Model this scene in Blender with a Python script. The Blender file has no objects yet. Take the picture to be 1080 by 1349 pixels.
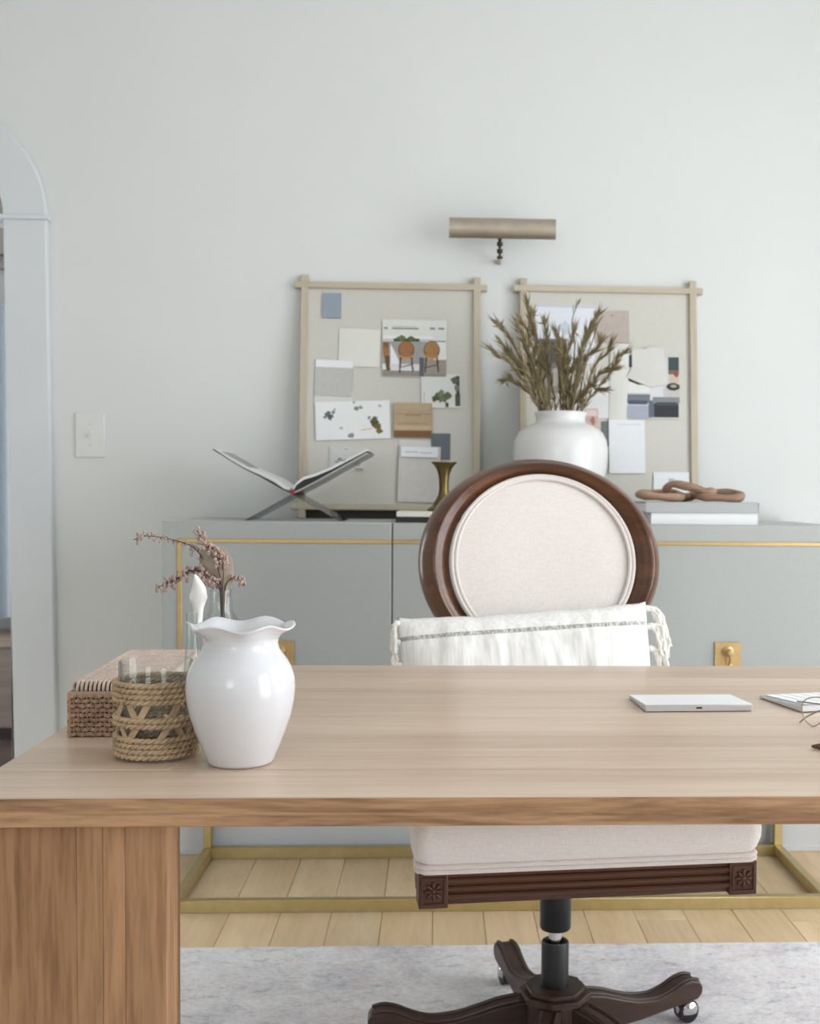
import bpy, bmesh, math, random
import numpy as np
from math import sin, cos, pi, radians as R, sqrt
from mathutils import Matrix, Vector

C = bpy.context.scene
COL = C.collection
rnd = random.Random(7)

# ------------------------------------------------------------------ camera
cd = bpy.data.cameras.new('camera'); cam = bpy.data.objects.new('camera', cd); COL.objects.link(cam)
yaw, pitch, roll = -0.04389, 0.04045, 0.00821
f0 = Vector((-sin(yaw), cos(yaw), 0)); r0 = Vector((cos(yaw), sin(yaw), 0)); u0 = Vector((0, 0, 1))
fw = f0 * cos(pitch) - u0 * sin(pitch); up = u0 * cos(pitch) + f0 * sin(pitch)
rt = r0 * cos(roll) + up * sin(roll); up = up * cos(roll) - r0 * sin(roll)
cam.matrix_world = Matrix(((rt.x, up.x, -fw.x, 0), (rt.y, up.y, -fw.y, 0), (rt.z, up.z, -fw.z, 1.065), (0, 0, 0, 1)))
cd.sensor_fit = 'HORIZONTAL'; cd.sensor_width = 28.8; cd.lens = 40.0
cd.shift_x = (540 - 642) / 1080; cd.shift_y = (711 - 674.5) / 1080
cd.clip_start = 0.05
cd.dof.use_dof = True; cd.dof.focus_distance = 1.42; cd.dof.aperture_fstop = 9.0
C.camera = cam

# ------------------------------------------------------------------ sky, window daylight, exposure
w = bpy.data.worlds.new('overcast'); C.world = w; w.use_nodes = True
bg = w.node_tree.nodes['Background']; bg.inputs[0].default_value = (0.93, 0.97, 1.0, 1); bg.inputs[1].default_value = 6.0
C.view_settings.view_transform = 'Standard'; C.view_settings.look = 'None'
C.view_settings.exposure = 0.07; C.view_settings.gamma = 1.0; C.view_settings.use_curve_mapping = False
C.cycles.use_denoising = True
C.cycles.max_bounces = 10; C.cycles.diffuse_bounces = 6; C.cycles.transparent_max_bounces = 16
C.cycles.caustics_reflective = False; C.cycles.caustics_refractive = False

# window openings: (centre, size along wall, height, normal into the room)
RX, RY0, LX, ZC = 2.1, -2.6, -2.5, 2.75
WIN_R = [(-0.75, 0.65), (1.0, 2.4)]
WIN_B_ADDED = [(-1.75, -0.55)]  # unseen rear opening, added for frontal light and the small vase's highlight
WZ0, WZ1 = 1.1, 2.45
RZ0 = 0.12
def portal(name, loc, rot, sx, sy):
    l = bpy.data.lights.new(name, 'AREA'); l.shape = 'RECTANGLE'; l.size = sx; l.size_y = sy
    l.cycles.is_portal = True
    o = bpy.data.objects.new(name, l); COL.objects.link(o); o.location = loc; o.rotation_euler = rot
for a, b in WIN_R: portal('window_portal', (RX + 0.14, (a + b) / 2, (RZ0 + WZ1) / 2), (R(90), 0, R(90)), b - a, WZ1 - RZ0)
for a, b in WIN_B_ADDED: portal('window_portal', ((a + b) / 2, RY0 - 0.14, (WZ0 + WZ1) / 2), (R(-90), 0, R(180)), b - a, WZ1 - WZ0)  # daylight through the added rear opening
portal('window_portal', (-3.6, 4.35, 1.3), (R(-90), 0, R(90)), 1.5, 2.2)

# ------------------------------------------------------------------ helpers
def S(h):
    h = h.lstrip('#'); o = []
    for i in (0, 2, 4):
        c = int(h[i:i + 2], 16) / 255
        o.append(c / 12.92 if c <= 0.04045 else ((c + 0.055) / 1.055) ** 2.4)
    return (*o, 1.0)

class G:
    def __init__(s): s.v = []; s.f = []
    def add(s, vs, fs, M=None):
        n = len(s.v)
        s.v += [tuple(M @ Vector(p)) if M else tuple(p) for p in vs]
        s.f += [tuple(i + n for i in f) for f in fs]; return s
    def box(s, x0, x1, y0, y1, z0, z1, M=None):
        vs = [(x, y, z) for x in (x0, x1) for y in (y0, y1) for z in (z0, z1)]
        return s.add(vs, [(0, 1, 3, 2), (4, 6, 7, 5), (0, 4, 5, 1), (2, 3, 7, 6), (0, 2, 6, 4), (1, 5, 7, 3)], M)
    def tube(s, path, r, n=8, closed=False, flat=1.0, M=None):
        P = [Vector(p) for p in path]; m = len(P); rs = r if isinstance(r, (list, tuple)) else [r] * m
        T = []
        for i in range(m):
            a = P[(i + 1) % m] if (closed or i < m - 1) else P[i]; b = P[i - 1] if (closed or i > 0) else P[i]
            t = a - b; T.append(t.normalized() if t.length > 1e-9 else Vector((0, 0, 1)))
        ref = Vector((0, 0, 1)) if abs(T[0].z) < 0.9 else Vector((1, 0, 0))
        N = (ref - T[0] * ref.dot(T[0])).normalized(); vs = []
        for i in range(m):
            N = N - T[i] * N.dot(T[i]); N = N.normalized() if N.length > 1e-6 else T[i].orthogonal().normalized()
            B = T[i].cross(N)
            for k in range(n):
                a = 2 * pi * k / n; vs.append(P[i] + (N * cos(a) * flat + B * sin(a)) * rs[i])
        fs = []; mm = m if closed else m - 1
        for i in range(mm):
            j = (i + 1) % m
            for k in range(n):
                q = (k + 1) % n; fs.append((i * n + k, i * n + q, j * n + q, j * n + k))
        if not closed: fs += [tuple(range(n - 1, -1, -1)), tuple((m - 1) * n + k for k in range(n))]
        return s.add(vs, fs, M)
    def lathe(s, prof, n=48, c=(0, 0, 0), M=None):
        vs = []; fs = []; m = len(prof)
        for r, z in prof:
            for k in range(n):
                a = 2 * pi * k / n; vs.append((c[0] + r * cos(a), c[1] + r * sin(a), c[2] + z))
        for i in range(m - 1):
            for k in range(n):
                q = (k + 1) % n; fs.append((i * n + k, i * n + q, (i + 1) * n + q, (i + 1) * n + k))
        if prof[0][0] > 1e-6: fs.append(tuple(range(n - 1, -1, -1)))
        if prof[-1][0] > 1e-6: fs.append(tuple((m - 1) * n + k for k in range(n)))
        return s.add(vs, fs, M)
    def prism(s, poly, y0, y1, M=None):           # polygon in x,z pushed along y
        n = len(poly)
        vs = [(x, y0, z) for x, z in poly] + [(x, y1, z) for x, z in poly]
        fs = [tuple(range(n)), tuple(range(2 * n - 1, n - 1, -1))] + [(i, (i + 1) % n, n + (i + 1) % n, n + i) for i in range(n)]
        return s.add(vs, fs, M)
    def sphere(s, c, r, n=12, m=8, sc=(1, 1, 1), M=None):
        vs = []; fs = []
        for j in range(m + 1):
            t = pi * j / m
            for k in range(n):
                a = 2 * pi * k / n; vs.append((c[0] + r * sc[0] * sin(t) * cos(a), c[1] + r * sc[1] * sin(t) * sin(a), c[2] + r * sc[2] * cos(t)))
        for j in range(m):
            for k in range(n):
                q = (k + 1) % n; fs.append((j * n + k, (j + 1) * n + k, (j + 1) * n + q, j * n + q))
        return s.add(vs, fs, M)
    def grid(s, fn, nu, nv, wrapu=False, M=None):
        cu = nu if wrapu else nu + 1
        vs = [fn(i / nu, j / nv) for i in range(cu) for j in range(nv + 1)]
        fs = [(i * (nv + 1) + j, ((i + 1) % cu) * (nv + 1) + j, ((i + 1) % cu) * (nv + 1) + j + 1, i * (nv + 1) + j + 1)
              for i in range(nu) for j in range(nv)]
        return s.add(vs, fs, M)
    def rot(s, M): s.v = [tuple(M @ Vector(p)) for p in s.v]; return s

def mesh_of(name, g, mat, smooth=False, angle=35):
    bm = bmesh.new()
    vv = [bm.verts.new(p) for p in g.v]
    for f in g.f:
        try: bm.faces.new([vv[i] for i in f])
        except ValueError: pass
    bmesh.ops.remove_doubles(bm, verts=bm.verts, dist=1e-6)
    bmesh.ops.recalc_face_normals(bm, faces=bm.faces)
    me = bpy.data.meshes.new(name); bm.to_mesh(me); bm.free()
    if mat: me.materials.append(mat)
    if smooth:
        me.polygons.foreach_set('use_smooth', [True] * len(me.polygons)); me.set_sharp_from_angle(angle=R(angle))
    return me
def obj(name, g, mat, parent=None, smooth=False, bevel=0, loc=None, kind=None, label=None, angle=35, seg=2):
    o = bpy.data.objects.new(name, mesh_of(name, g, mat, smooth, angle)); COL.objects.link(o)
    if parent: o.parent = parent
    if loc: o.location = loc
    if bevel:
        b = o.modifiers.new('bevel', 'BEVEL'); b.width = bevel; b.segments = seg; b.limit_method = 'ANGLE'; b.angle_limit = R(40)
        if smooth is False: o.data.polygons.foreach_set('use_smooth', [True] * len(o.data.polygons)); o.data.set_sharp_from_angle(angle=R(40)); b.harden_normals = False
    if kind: o['kind'] = kind
    if label: o['label'] = label
    return o
def subsurf(o, n=2):
    m = o.modifiers.new('subsurf', 'SUBSURF'); m.levels = n; m.render_levels = n
def tag(o, label, cat, group=None):
    o['label'] = label; o['category'] = cat
    if group: o['group'] = group
    return o
def thing(name, label, cat, loc=(0, 0, 0), rotz=0, group=None, M=None):
    o = bpy.data.objects.new(name, None); COL.objects.link(o); o.empty_display_size = 0.05
    if M is not None: o.matrix_world = M
    else: o.location = loc; o.rotation_euler = (0, 0, rotz)
    return tag(o, label, cat, group)
def sub(name, parent, loc=(0, 0, 0), rot=(0, 0, 0)):
    o = bpy.data.objects.new(name, None); COL.objects.link(o); o.empty_display_size = 0.02
    o.parent = parent; o.location = loc; o.rotation_euler = rot; return o
def copy_part(o, parent, loc, rot=None, scale=None):
    c = o.copy(); COL.objects.link(c); c.parent = parent; c.location = loc
    if rot: c.rotation_euler = rot
    if scale: c.scale = scale
    return c
def smoothpath(pts, n=6):
    P = [Vector(p) for p in pts]; out = []
    for i in range(len(P) - 1):
        a = P[max(i - 1, 0)]; b = P[i]; c = P[i + 1]; d = P[min(i + 2, len(P) - 1)]
        for k in range(n):
            t = k / n
            out.append(0.5 * ((2 * b) + (c - a) * t + (2 * a - 5 * b + 4 * c - d) * t * t + (3 * b - a - 3 * c + d) * t ** 3))
    out.append(P[-1]); return out

# ------------------------------------------------------------------ materials
class N:
    def __init__(s, name):
        s.m = bpy.data.materials.new(name); s.m.use_nodes = True; s.t = s.m.node_tree
        s.b = s.t.nodes['Principled BSDF']; s.o = s.t.nodes['Material Output']
    def n(s, t, **k):
        x = s.t.nodes.new(t)
        for a, v in k.items(): setattr(x, a, v)
        return x
    def l(s, a, b): s.t.links.new(a, b)
    def coords(s, scale=(1, 1, 1), rand=True):
        tc = s.n('ShaderNodeTexCoord'); mp = s.n('ShaderNodeMapping'); mp.inputs['Scale'].default_value = scale
        if rand:
            oi = s.n('ShaderNodeObjectInfo'); mu = s.n('ShaderNodeVectorMath', operation='SCALE'); mu.inputs[0].default_value = (13, 7, 17)
            s.l(oi.outputs['Random'], mu.inputs['Scale']); ad = s.n('ShaderNodeVectorMath', operation='ADD')
            s.l(tc.outputs['Object'], ad.inputs[0]); s.l(mu.outputs[0], ad.inputs[1]); s.l(ad.outputs[0], mp.inputs[0])
        else: s.l(tc.outputs['Object'], mp.inputs[0])
        return mp.outputs[0]
    def noise(s, co, scale, detail=4, rough=0.55, dist=0):
        x = s.n('ShaderNodeTexNoise'); x.inputs['Scale'].default_value = scale; x.inputs['Detail'].default_value = detail
        x.inputs['Roughness'].default_value = rough; x.inputs['Distortion'].default_value = dist; s.l(co, x.inputs['Vector']); return x.outputs['Fac']
    def ramp(s, fac, stops):
        x = s.n('ShaderNodeValToRGB'); e = x.color_ramp.elements
        while len(e) < len(stops): e.new(0.5)
        for q, (p, c) in zip(e, stops): q.position = p; q.color = c
        s.l(fac, x.inputs[0]); return x.outputs[0]
    def mix(s, fac, a, b, mode='MIX'):
        x = s.n('ShaderNodeMix', data_type='RGBA', blend_type=mode)
        for v, i in ((fac, 0), (a, 6), (b, 7)):
            if hasattr(v, 'links'): s.l(v, x.inputs[i])
            else: x.inputs[i].default_value = v
        return x.outputs[2]
    def bump(s, h, strength=0.2, dist=0.002):
        x = s.n('ShaderNodeBump'); x.inputs['Strength'].default_value = strength; x.inputs['Distance'].default_value = dist
        s.l(h, x.inputs['Height']); s.l(x.outputs[0], s.b.inputs['Normal'])
    def set(s, col=None, rough=0.5, metal=0, spec=None):
        if col is not None:
            if hasattr(col, 'links'): s.l(col, s.b.inputs['Base Color'])
            else: s.b.inputs['Base Color'].default_value = col
        s.b.inputs['Roughness'].default_value = rough; s.b.inputs['Metallic'].default_value = metal
        if spec is not None: s.b.inputs['Specular IOR Level'].default_value = spec
        return s.m
def shade(c, k): return (min(c[0] * k, 1), min(c[1] * k, 1), min(c[2] * k, 1), 1)

def plain(name, hexc, rough=0.5, metal=0, var=0.05, scale=12, bump=0, bscale=60, bdist=0.001, spec=None):
    m = N(name); co = m.coords(); c = S(hexc)
    col = m.ramp(m.noise(co, scale, 4), [(0.3, shade(c, 1 - var)), (0.7, shade(c, 1 + var))])
    if bump: m.bump(m.noise(co, bscale, 5), bump, bdist)
    return m.set(col, rough, metal, spec)
def wood(name, light, dark, axis='x', rough=0.45, fine=90, band=9, tint=0.10, bump=0.12, spec=0.4, contrast=1.0, grain=0.16):
    m = N(name); sc = {'x': (0.07, 1, 1), 'y': (1, 0.07, 1), 'z': (1, 1, 0.07)}[axis]
    co = m.coords(sc); cl, cdk = S(light), S(dark)
    a = m.noise(co, band, 5, 0.6, 1.2); b = m.noise(co, fine, 3, 0.6)
    base = m.ramp(a, [(0.5 - 0.2 / contrast, cdk), (0.5 + 0.16 / contrast, cl)])
    col = m.mix(grain, base, m.ramp(b, [(0.35, shade(cdk, 0.8)), (0.6, shade(cl, 1.05))]))
    oi = m.n('ShaderNodeObjectInfo'); hs = m.n('ShaderNodeHueSaturation')
    mr = m.n('ShaderNodeMapRange'); mr.inputs['To Min'].default_value = 1 - tint; mr.inputs['To Max'].default_value = 1 + tint
    m.l(oi.outputs['Random'], mr.inputs['Value']); m.l(mr.outputs[0], hs.inputs['Value']); m.l(col, hs.inputs['Color'])
    m.bump(b, bump, 0.001)
    return m.set(hs.outputs[0], rough, 0, spec)
def fabric(name, hexc, hex2, scale=420, rough=0.9, bump=0.25, dist=0.0008):
    m = N(name); co = m.coords(rand=False)
    w1 = m.noise(m.coords((1, 1, 0.06), False), scale, 2); w2 = m.noise(m.coords((0.06, 1, 1), False), scale, 2)
    ad = m.n('ShaderNodeMath', operation='ADD'); m.l(w1, ad.inputs[0]); m.l(w2, ad.inputs[1])
    hf = m.n('ShaderNodeMath', operation='MULTIPLY'); m.l(ad.outputs[0], hf.inputs[0]); hf.inputs[1].default_value = 0.5
    col = m.ramp(hf.outputs[0], [(0.35, S(hex2)), (0.62, S(hexc))])
    m.bump(hf.outputs[0], bump, dist); m.b.inputs['Sheen Weight'].default_value = 0.15
    return m.set(col, rough, 0, 0.2)
def clear(name, tint=(1, 1, 1, 1), gloss=0.04, refl=1.0):
    m = N(name); tr = m.n('ShaderNodeBsdfTransparent')
    gl = m.n('ShaderNodeBsdfGlossy'); gl.inputs['Roughness'].default_value = gloss; gl.inputs['Color'].default_value = (refl, refl, refl, 1)
    lw = m.n('ShaderNodeLayerWeight'); pw_ = m.n('ShaderNodeMath', operation='POWER'); m.l(lw.outputs['Facing'], pw_.inputs[0]); pw_.inputs[1].default_value = 3.5
    m.l(m.mix(pw_.outputs[0], tint, shade(tint, 0.35)), tr.inputs[0])
    ma = m.n('ShaderNodeMath', operation='MULTIPLY_ADD'); m.l(pw_.outputs[0], ma.inputs[0]); ma.inputs[1].default_value = 0.4; ma.inputs[2].default_value = 0.035
    mx = m.n('ShaderNodeMixShader'); m.l(ma.outputs[0], mx.inputs[0]); m.l(tr.outputs[0], mx.inputs[1]); m.l(gl.outputs[0], mx.inputs[2])
    m.l(mx.outputs[0], m.o.inputs['Surface']); return m.m

M_wall = plain('wall_paint', '#dadcdb', 0.85, var=0.012, scale=3, bump=0.06, bscale=220)
M_ceil = plain('ceiling_paint', '#e6e7e4', 0.9, var=0.01)
M_trim = plain('trim_paint', '#d5d9dd', 0.5, var=0.015, scale=5, bump=0.03)
M_oak = wood('desk_oak', '#d4bfab', '#b99e87', 'x', 0.34, 110, 8, 0.06, spec=0.5)
M_oakv = wood('desk_oak_upright_shaded', '#ae8561', '#7f5939', 'z', 0.55, 150, 12, 0.06, grain=0.4, contrast=1.2)  # same desk oak, darkened to carry the weaker light on the legs
M_plank = wood('floor_oak', '#f0d7b2', '#dabb90', 'y', 0.4, 80, 7, 0.08)
M_darkfloor = wood('dark_floor_wood', '#5a4a44', '#3a302d', 'x', 0.4, 60, 7, 0.1)
M_walnut = wood('walnut', '#6a4228', '#391f11', 'x', 0.28, 120, 14, 0.03)
for q, v in (('Coat Weight', 0.3), ('Coat Roughness', 0.16)): M_walnut.node_tree.nodes['Principled BSDF'].inputs[q].default_value = v
M_walnutz = wood('carved_walnut', '#5c3824', '#371f13', 'x', 0.42, 120, 14, 0.02)
M_base = wood('dark_walnut_base', '#544037', '#2f211b', 'x', 0.38, 100, 14, 0.03)
M_pale = wood('pale_frame_wood', '#c6bca9', '#b3a893', 'z', 0.6, 140, 14, 0.04)
M_palex = wood('pale_frame_wood_level', '#c6bca9', '#b3a893', 'x', 0.6, 140, 14, 0.04)
M_link = wood('chain_wood', '#b0907a', '#7d5f49', 'x', 0.6, 120, 20, 0.12)
M_cab = fabric('credenza_linen_lacquer', '#abaeab', '#a5a8a5', 700, 0.5, 0.04, 0.0003)
M_brass = plain('brushed_brass', '#c4a878', 0.42, 1.0, 0.06, 40)
M_brassd = plain('aged_brass', '#75653f', 0.38, 1.0, 0.15, 30)
M_nickel = plain('antique_nickel_brass', '#b9ae9f', 0.42, 1.0, 0.08, 30)
M_gold = plain('satin_gold_frame', '#cdbd8e', 0.45, 1.0, 0.06, 30)
M_chrome = plain('chrome', '#d8d8da', 0.12, 1.0, 0.02)
M_black = plain('black_plastic', '#121214', 0.4, var=0.1)
M_porc = plain('white_glazed_porcelain', '#d6d6da', 0.13, var=0.01, scale=6)
M_porc2 = plain('white_stoneware', '#dad9d9', 0.22, var=0.015, scale=6)
M_lin = fabric('natural_linen', '#e4deda', '#d6cec9', 800, 0.9, 0.15)
M_cotton = None
M_boardcloth = fabric('pinboard_linen', '#d0cdc6', '#c8c5bd', 900, 0.9, 0.06)
M_white = plain('white_satin', '#f0f1f4', 0.35, var=0.01)
M_alu = plain('pale_aluminium', '#c9cace', 0.4, 0.6, 0.02)
M_key = plain('white_key', '#f3f4f6', 0.45, var=0.01)
M_paper = plain('white_paper', '#e8e8e6', 0.8, var=0.015)
M_stem = plain('dried_stem', '#7a694b', 0.85, var=0.2, scale=30)
M_leaf = plain('dried_olive_leaf', '#8b7d5c', 0.8, var=0.28, scale=25)
M_twig = plain('dark_twig', '#5a4a44', 0.8, var=0.15)
M_berry = plain('dried_berry', '#b0978e', 0.6, var=0.22, scale=120)
M_glass = clear('clear_glass', (0.97, 0.985, 0.98, 1))
M_acryl = clear('clear_acrylic', (0.88, 0.89, 0.90, 1), 0.05)
M_sea = plain('seagrass', '#b69e80', 0.7, var=0.22, scale=60, bump=0.3, bscale=300)
M_ratt = plain('rattan', '#a98b75', 0.5, var=0.25, scale=60, bump=0.3, bscale=300)
M_rattl = plain('pale_rattan', '#cdb9ae', 0.42, var=0.15, scale=60, bump=0.3, bscale=300)
M_rattin = plain('rattan_lining', '#4a342a', 0.8, var=0.1)

# vertex-colour ink for flat prints
def ink():
    m = N('printed_ink'); a = m.n('ShaderNodeVertexColor'); a.layer_name = 'ink'
    n = m.noise(m.coords(), 60, 3); col = m.mix(0.12, a.outputs[0], n, 'OVERLAY'); return m.set(col, 0.7)
M_ink = ink()

def rug_mat():
    m = N('faded_rug'); co = m.coords(rand=False)
    a = m.noise(co, 3.2, 8, 0.7, 0.6); b = m.noise(co, 11, 8, 0.75, 1.2); c = m.noise(m.coords((0.6, 1, 1), False), 120, 3, 0.7)
    d = m.noise(m.coords((0.45, 1, 1), False), 42, 6, 0.8, 0.3)
    col = m.ramp(a, [(0.36, S('#d3d1da')), (0.46, S('#ecebef')), (0.6, S('#f6f5f8'))])
    col = m.mix(m.ramp(b, [(0.50, (0, 0, 0, 1)), (0.64, (0.55, 0.55, 0.55, 1))]), col, S('#e3d2d2'))
    col = m.mix(m.ramp(m.noise(co, 7, 9, 0.85, 0.6), [(0.55, (0, 0, 0, 1)), (0.7, (0.7, 0.7, 0.7, 1))]), col, S('#8f8e9e'))
    col = m.mix(m.ramp(d, [(0.54, (0, 0, 0, 1)), (0.66, (0.6, 0.6, 0.6, 1))]), col, S('#85848f'))
    col = m.mix(m.ramp(d, [(0.34, (0.8, 0.8, 0.8, 1)), (0.45, (0, 0, 0, 1))]), col, S('#fdfdfd'))
    col = m.mix(0.22, col, m.ramp(c, [(0.38, S('#aeacb4')), (0.58, S('#fdfdff'))]))
    m.bump(c, 0.4, 0.002); return m.set(col, 0.95, 0, 0.1)
M_rug = rug_mat()

def cotton_mat():
    m = N('white_striped_cotton'); tc = m.n('ShaderNodeTexCoord'); sp = m.n('ShaderNodeSeparateXYZ'); m.l(tc.outputs['Object'], sp.inputs[0])
    ribs = m.noise(m.coords((1, 1, 0.03), False), 170, 2); speck = m.noise(m.coords((1, 1, 0.2), False), 300, 2)
    def line(z, hw):
        d = m.n('ShaderNodeMath', operation='SUBTRACT'); m.l(sp.outputs['Z'], d.inputs[0]); d.inputs[1].default_value = z
        ab = m.n('ShaderNodeMath', operation='ABSOLUTE'); m.l(d.outputs[0], ab.inputs[0])
        lt = m.n('ShaderNodeMath', operation='LESS_THAN'); m.l(ab.outputs[0], lt.inputs[0]); lt.inputs[1].default_value = hw; return lt.outputs[0]
    col = m.ramp(ribs, [(0.35, S('#e6e4e1')), (0.6, S('#f3f2f0'))])
    st = m.ramp(speck, [(0.4, S('#9b9995')), (0.62, S('#d6d3cf'))])
    col = m.mix(line(0.105, 0.0042), col, st); col = m.mix(line(-0.105, 0.0042), col, st)
    m.bump(ribs, 0.25, 0.0012); return m.set(col, 0.9, 0, 0.15)
M_cotton = cotton_mat()

# ------------------------------------------------------------------ room shell
WY = 3.35
def struct(name, g, mat, parent=None, bevel=0, smooth=False):
    return obj(name, g, mat, parent, smooth, bevel, kind=None if parent else 'structure')

floor = struct('floor', G().box(LX, RX, RY0, 3.5, -0.06, -0.014), plain('subfloor', '#6b5844', 0.8))
PW, gap = 0.128, 0.0012
kinds = [obj('plank', G().box(-PW / 2 + gap / 2, PW / 2 - gap / 2, 0, L - gap, -0.014, 0), M_plank, floor, bevel=0.0008, seg=1) for L in (0.9, 1.2, 1.5)]
first = [True] * 3
ix = -18
while 0.058 + ix * PW < RX - 0.05:
    x = 0.058 + ix * PW; ix += 1
    if x < LX + 0.06: continue
    y = 3.35; pr = random.Random(ix * 31 + 5); k = pr.randrange(3); short = pr.uniform(0.2, 0.9)
    start = True
    while y > 0.4:
        k = pr.randrange(3); L = (0.9, 1.2, 1.5)[k]
        y2 = y - (short if start else L)
        sc = (y - y2) / L
        start = False
        o = kinds[k] if first[k] else None
        if o: first[k] = False; o.location = (x, y2, 0); o.scale = (1, sc, 1)
        else: copy_part(kinds[k], floor, (x, y2, 0), scale=(1, sc, 1))
        y = y2
ceiling = struct('ceiling', G().box(LX - 1.2, RX + 0.15, RY0 - 0.15, 5.6, ZC, ZC + 0.1), M_ceil)

# back wall with the round-cornered opening at its left
OX1, OX0, SPR, CR = -1.235, -2.235, 1.84, 0.21
g = G().box(OX1, RX, WY, 3.5, 0, ZC).box(LX, OX0, WY, 3.5, 0, ZC)
arc = [(OX1 - CR + CR * cos(a), SPR + CR * sin(a)) for a in [i * pi / 20 for i in range(11)]]
arcl = [(OX0 + CR - CR * cos(a), SPR + CR * sin(a)) for a in [i * pi / 20 for i in range(10, -1, -1)]]
g.prism([(OX1, ZC)] + arc + arcl + [(OX0, ZC)], WY, 3.5)
struct('wall_back', g, M_wall)
def side_wall(name, fixed, wins, lo, hi, vertical):
    sill = RZ0 if vertical else WZ0
    g = G(); cuts = [lo] + [v for p in wins for v in p] + [hi]
    t0, t1 = (fixed, fixed + 0.15) if fixed > 0 else (fixed - 0.15, fixed)
    def bx(a, b, z0, z1):
        if vertical: g.box(t0, t1, a, b, z0, z1)
        else: g.box(a, b, t0, t1, z0, z1)
    for i in range(0, len(cuts), 2): bx(cuts[i], cuts[i + 1], 0, ZC)
    for a, b in wins: bx(a, b, 0, sill); bx(a, b, WZ1, ZC)
    return struct(name, g, M_wall)
side_wall('wall_right', RX, WIN_R, RY0 - 0.15, 3.5, True)
side_wall('wall_front', RY0, WIN_B_ADDED, LX - 0.15, RX, False)
side_wall('wall_left', LX, [], RY0, 3.5, True)
n = 0
for a, b in WIN_R:
    n += 1; g = G()
    for q in (a, (a + b) / 2 - 0.02, b - 0.04): g.box(RX + 0.05, RX + 0.1, q, q + 0.04, RZ0, WZ1)
    for q in (RZ0, (RZ0 + WZ1) / 2 - 0.02, WZ1 - 0.04): g.box(RX + 0.055, RX + 0.095, a, b, q, q + 0.04)
    struct('window_%d' % n, g, M_trim)
for a, b in WIN_B_ADDED:  # frame for the added rear opening
    n += 1; g = G()
    for q in (a, (a + b) / 2 - 0.02, b - 0.04): g.box(q, q + 0.04, RY0 - 0.1, RY0 - 0.05, WZ0, WZ1)
    for q in (WZ0, (WZ0 + WZ1) / 2 - 0.02, WZ1 - 0.04): g.box(a, b, RY0 - 0.095, RY0 - 0.055, q, q + 0.04)
    struct('window_%d' % n, g, M_trim)
# casing round the opening; its right leg leans a little
def casing(x_out, x_in, z0, lean, y0, y1, ro, ri):
    o = [(x_out + lean, 0)] + [(x_out - ro + ro * cos(a), SPR + ro * sin(a)) for a in [i * pi / 32 for i in range(17)]]
    mir = OX0 + OX1
    o += [(mir - x, z) for x, z in reversed(o)]
    i_ = [(x_in + lean, 0)] + [(x_in - ri + ri * cos(a), SPR + ri * sin(a)) for a in [k * pi / 32 for k in range(17)]]
    i_ += [(mir - x, z) for x, z in reversed(i_)]
    m = len(o); vs = []; fs = []
    for y in (y0, y1): vs += [(x, y, z) for x, z in o] + [(x, y, z) for x, z in i_]
    for k in range(m - 1):
        fs += [(k, k + 1, m + k + 1, m + k), (2 * m + k, 3 * m + k, 3 * m + k + 1, 2 * m + k + 1),
               (k, 2 * m + k, 2 * m + k + 1, k + 1), (m + k, m + k + 1, 3 * m + k + 1, 3 * m + k)]
    fs += [(0, m, 3 * m, 2 * m), (m - 1, 3 * m - 1, 4 * m - 1, 2 * m - 1)]
    return G().add(vs, fs)
struct('trim_1', casing(-1.117, -1.238, 0, 0.021, WY - 0.028, WY, 0.33, 0.205), M_trim, bevel=0.004)
struct('trim_2', casing(-1.232, -1.244, 0, 0.012, WY, 3.5, 0.21, 0.2), M_trim)
g = G().box(OX0 - 0.13, -1.108, WY - 0.04, WY - 0.001, SPR - 0.008, SPR + 0.004).box(OX0, OX1, WY + 0.0, WY + 0.06, SPR - 0.012, SPR + 0.014)
struct('trim_3', g, M_trim, bevel=0.002)
struct('baseboard_back', G().box(-1.09, RX, WY - 0.016, WY, 0, 0.15).box(-1.09, RX, WY - 0.021, WY, 0, 0.02), M_trim, bevel=0.003)
struct('baseboard_right', G().box(RX - 0.016, RX, RY0, WY - 0.02, 0, 0.15), M_trim)

# hallway beyond the opening
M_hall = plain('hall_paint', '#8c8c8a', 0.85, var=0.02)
struct('floor_hall', G().box(-3.6, -0.5, 3.5, 5.5, -0.06, -0.001), M_darkfloor)
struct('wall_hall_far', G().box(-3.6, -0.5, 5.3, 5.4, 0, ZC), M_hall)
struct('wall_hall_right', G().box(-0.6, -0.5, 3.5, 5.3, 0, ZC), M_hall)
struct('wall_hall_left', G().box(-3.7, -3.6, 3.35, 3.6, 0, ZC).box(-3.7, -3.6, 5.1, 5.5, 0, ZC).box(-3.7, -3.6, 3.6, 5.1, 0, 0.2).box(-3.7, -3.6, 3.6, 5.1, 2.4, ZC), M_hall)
struct('trim_4', G().box(-3.6, -0.6, 5.24, 5.3, 2.12, 2.7).box(-3.6, -0.6, 5.26, 5.3, 2.06, 2.09), plain('dark_cornice', '#6b665f', 0.6))

# ------------------------------------------------------------------ rug
rug = obj('area_rug', G().box(-1.6, 1.75, 0.15, 2.629, 0.0, 0.008), M_rug, bevel=0.003)
tag(rug, 'pale grey and mauve faded rug on the oak floor under the desk', 'rug')

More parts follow.
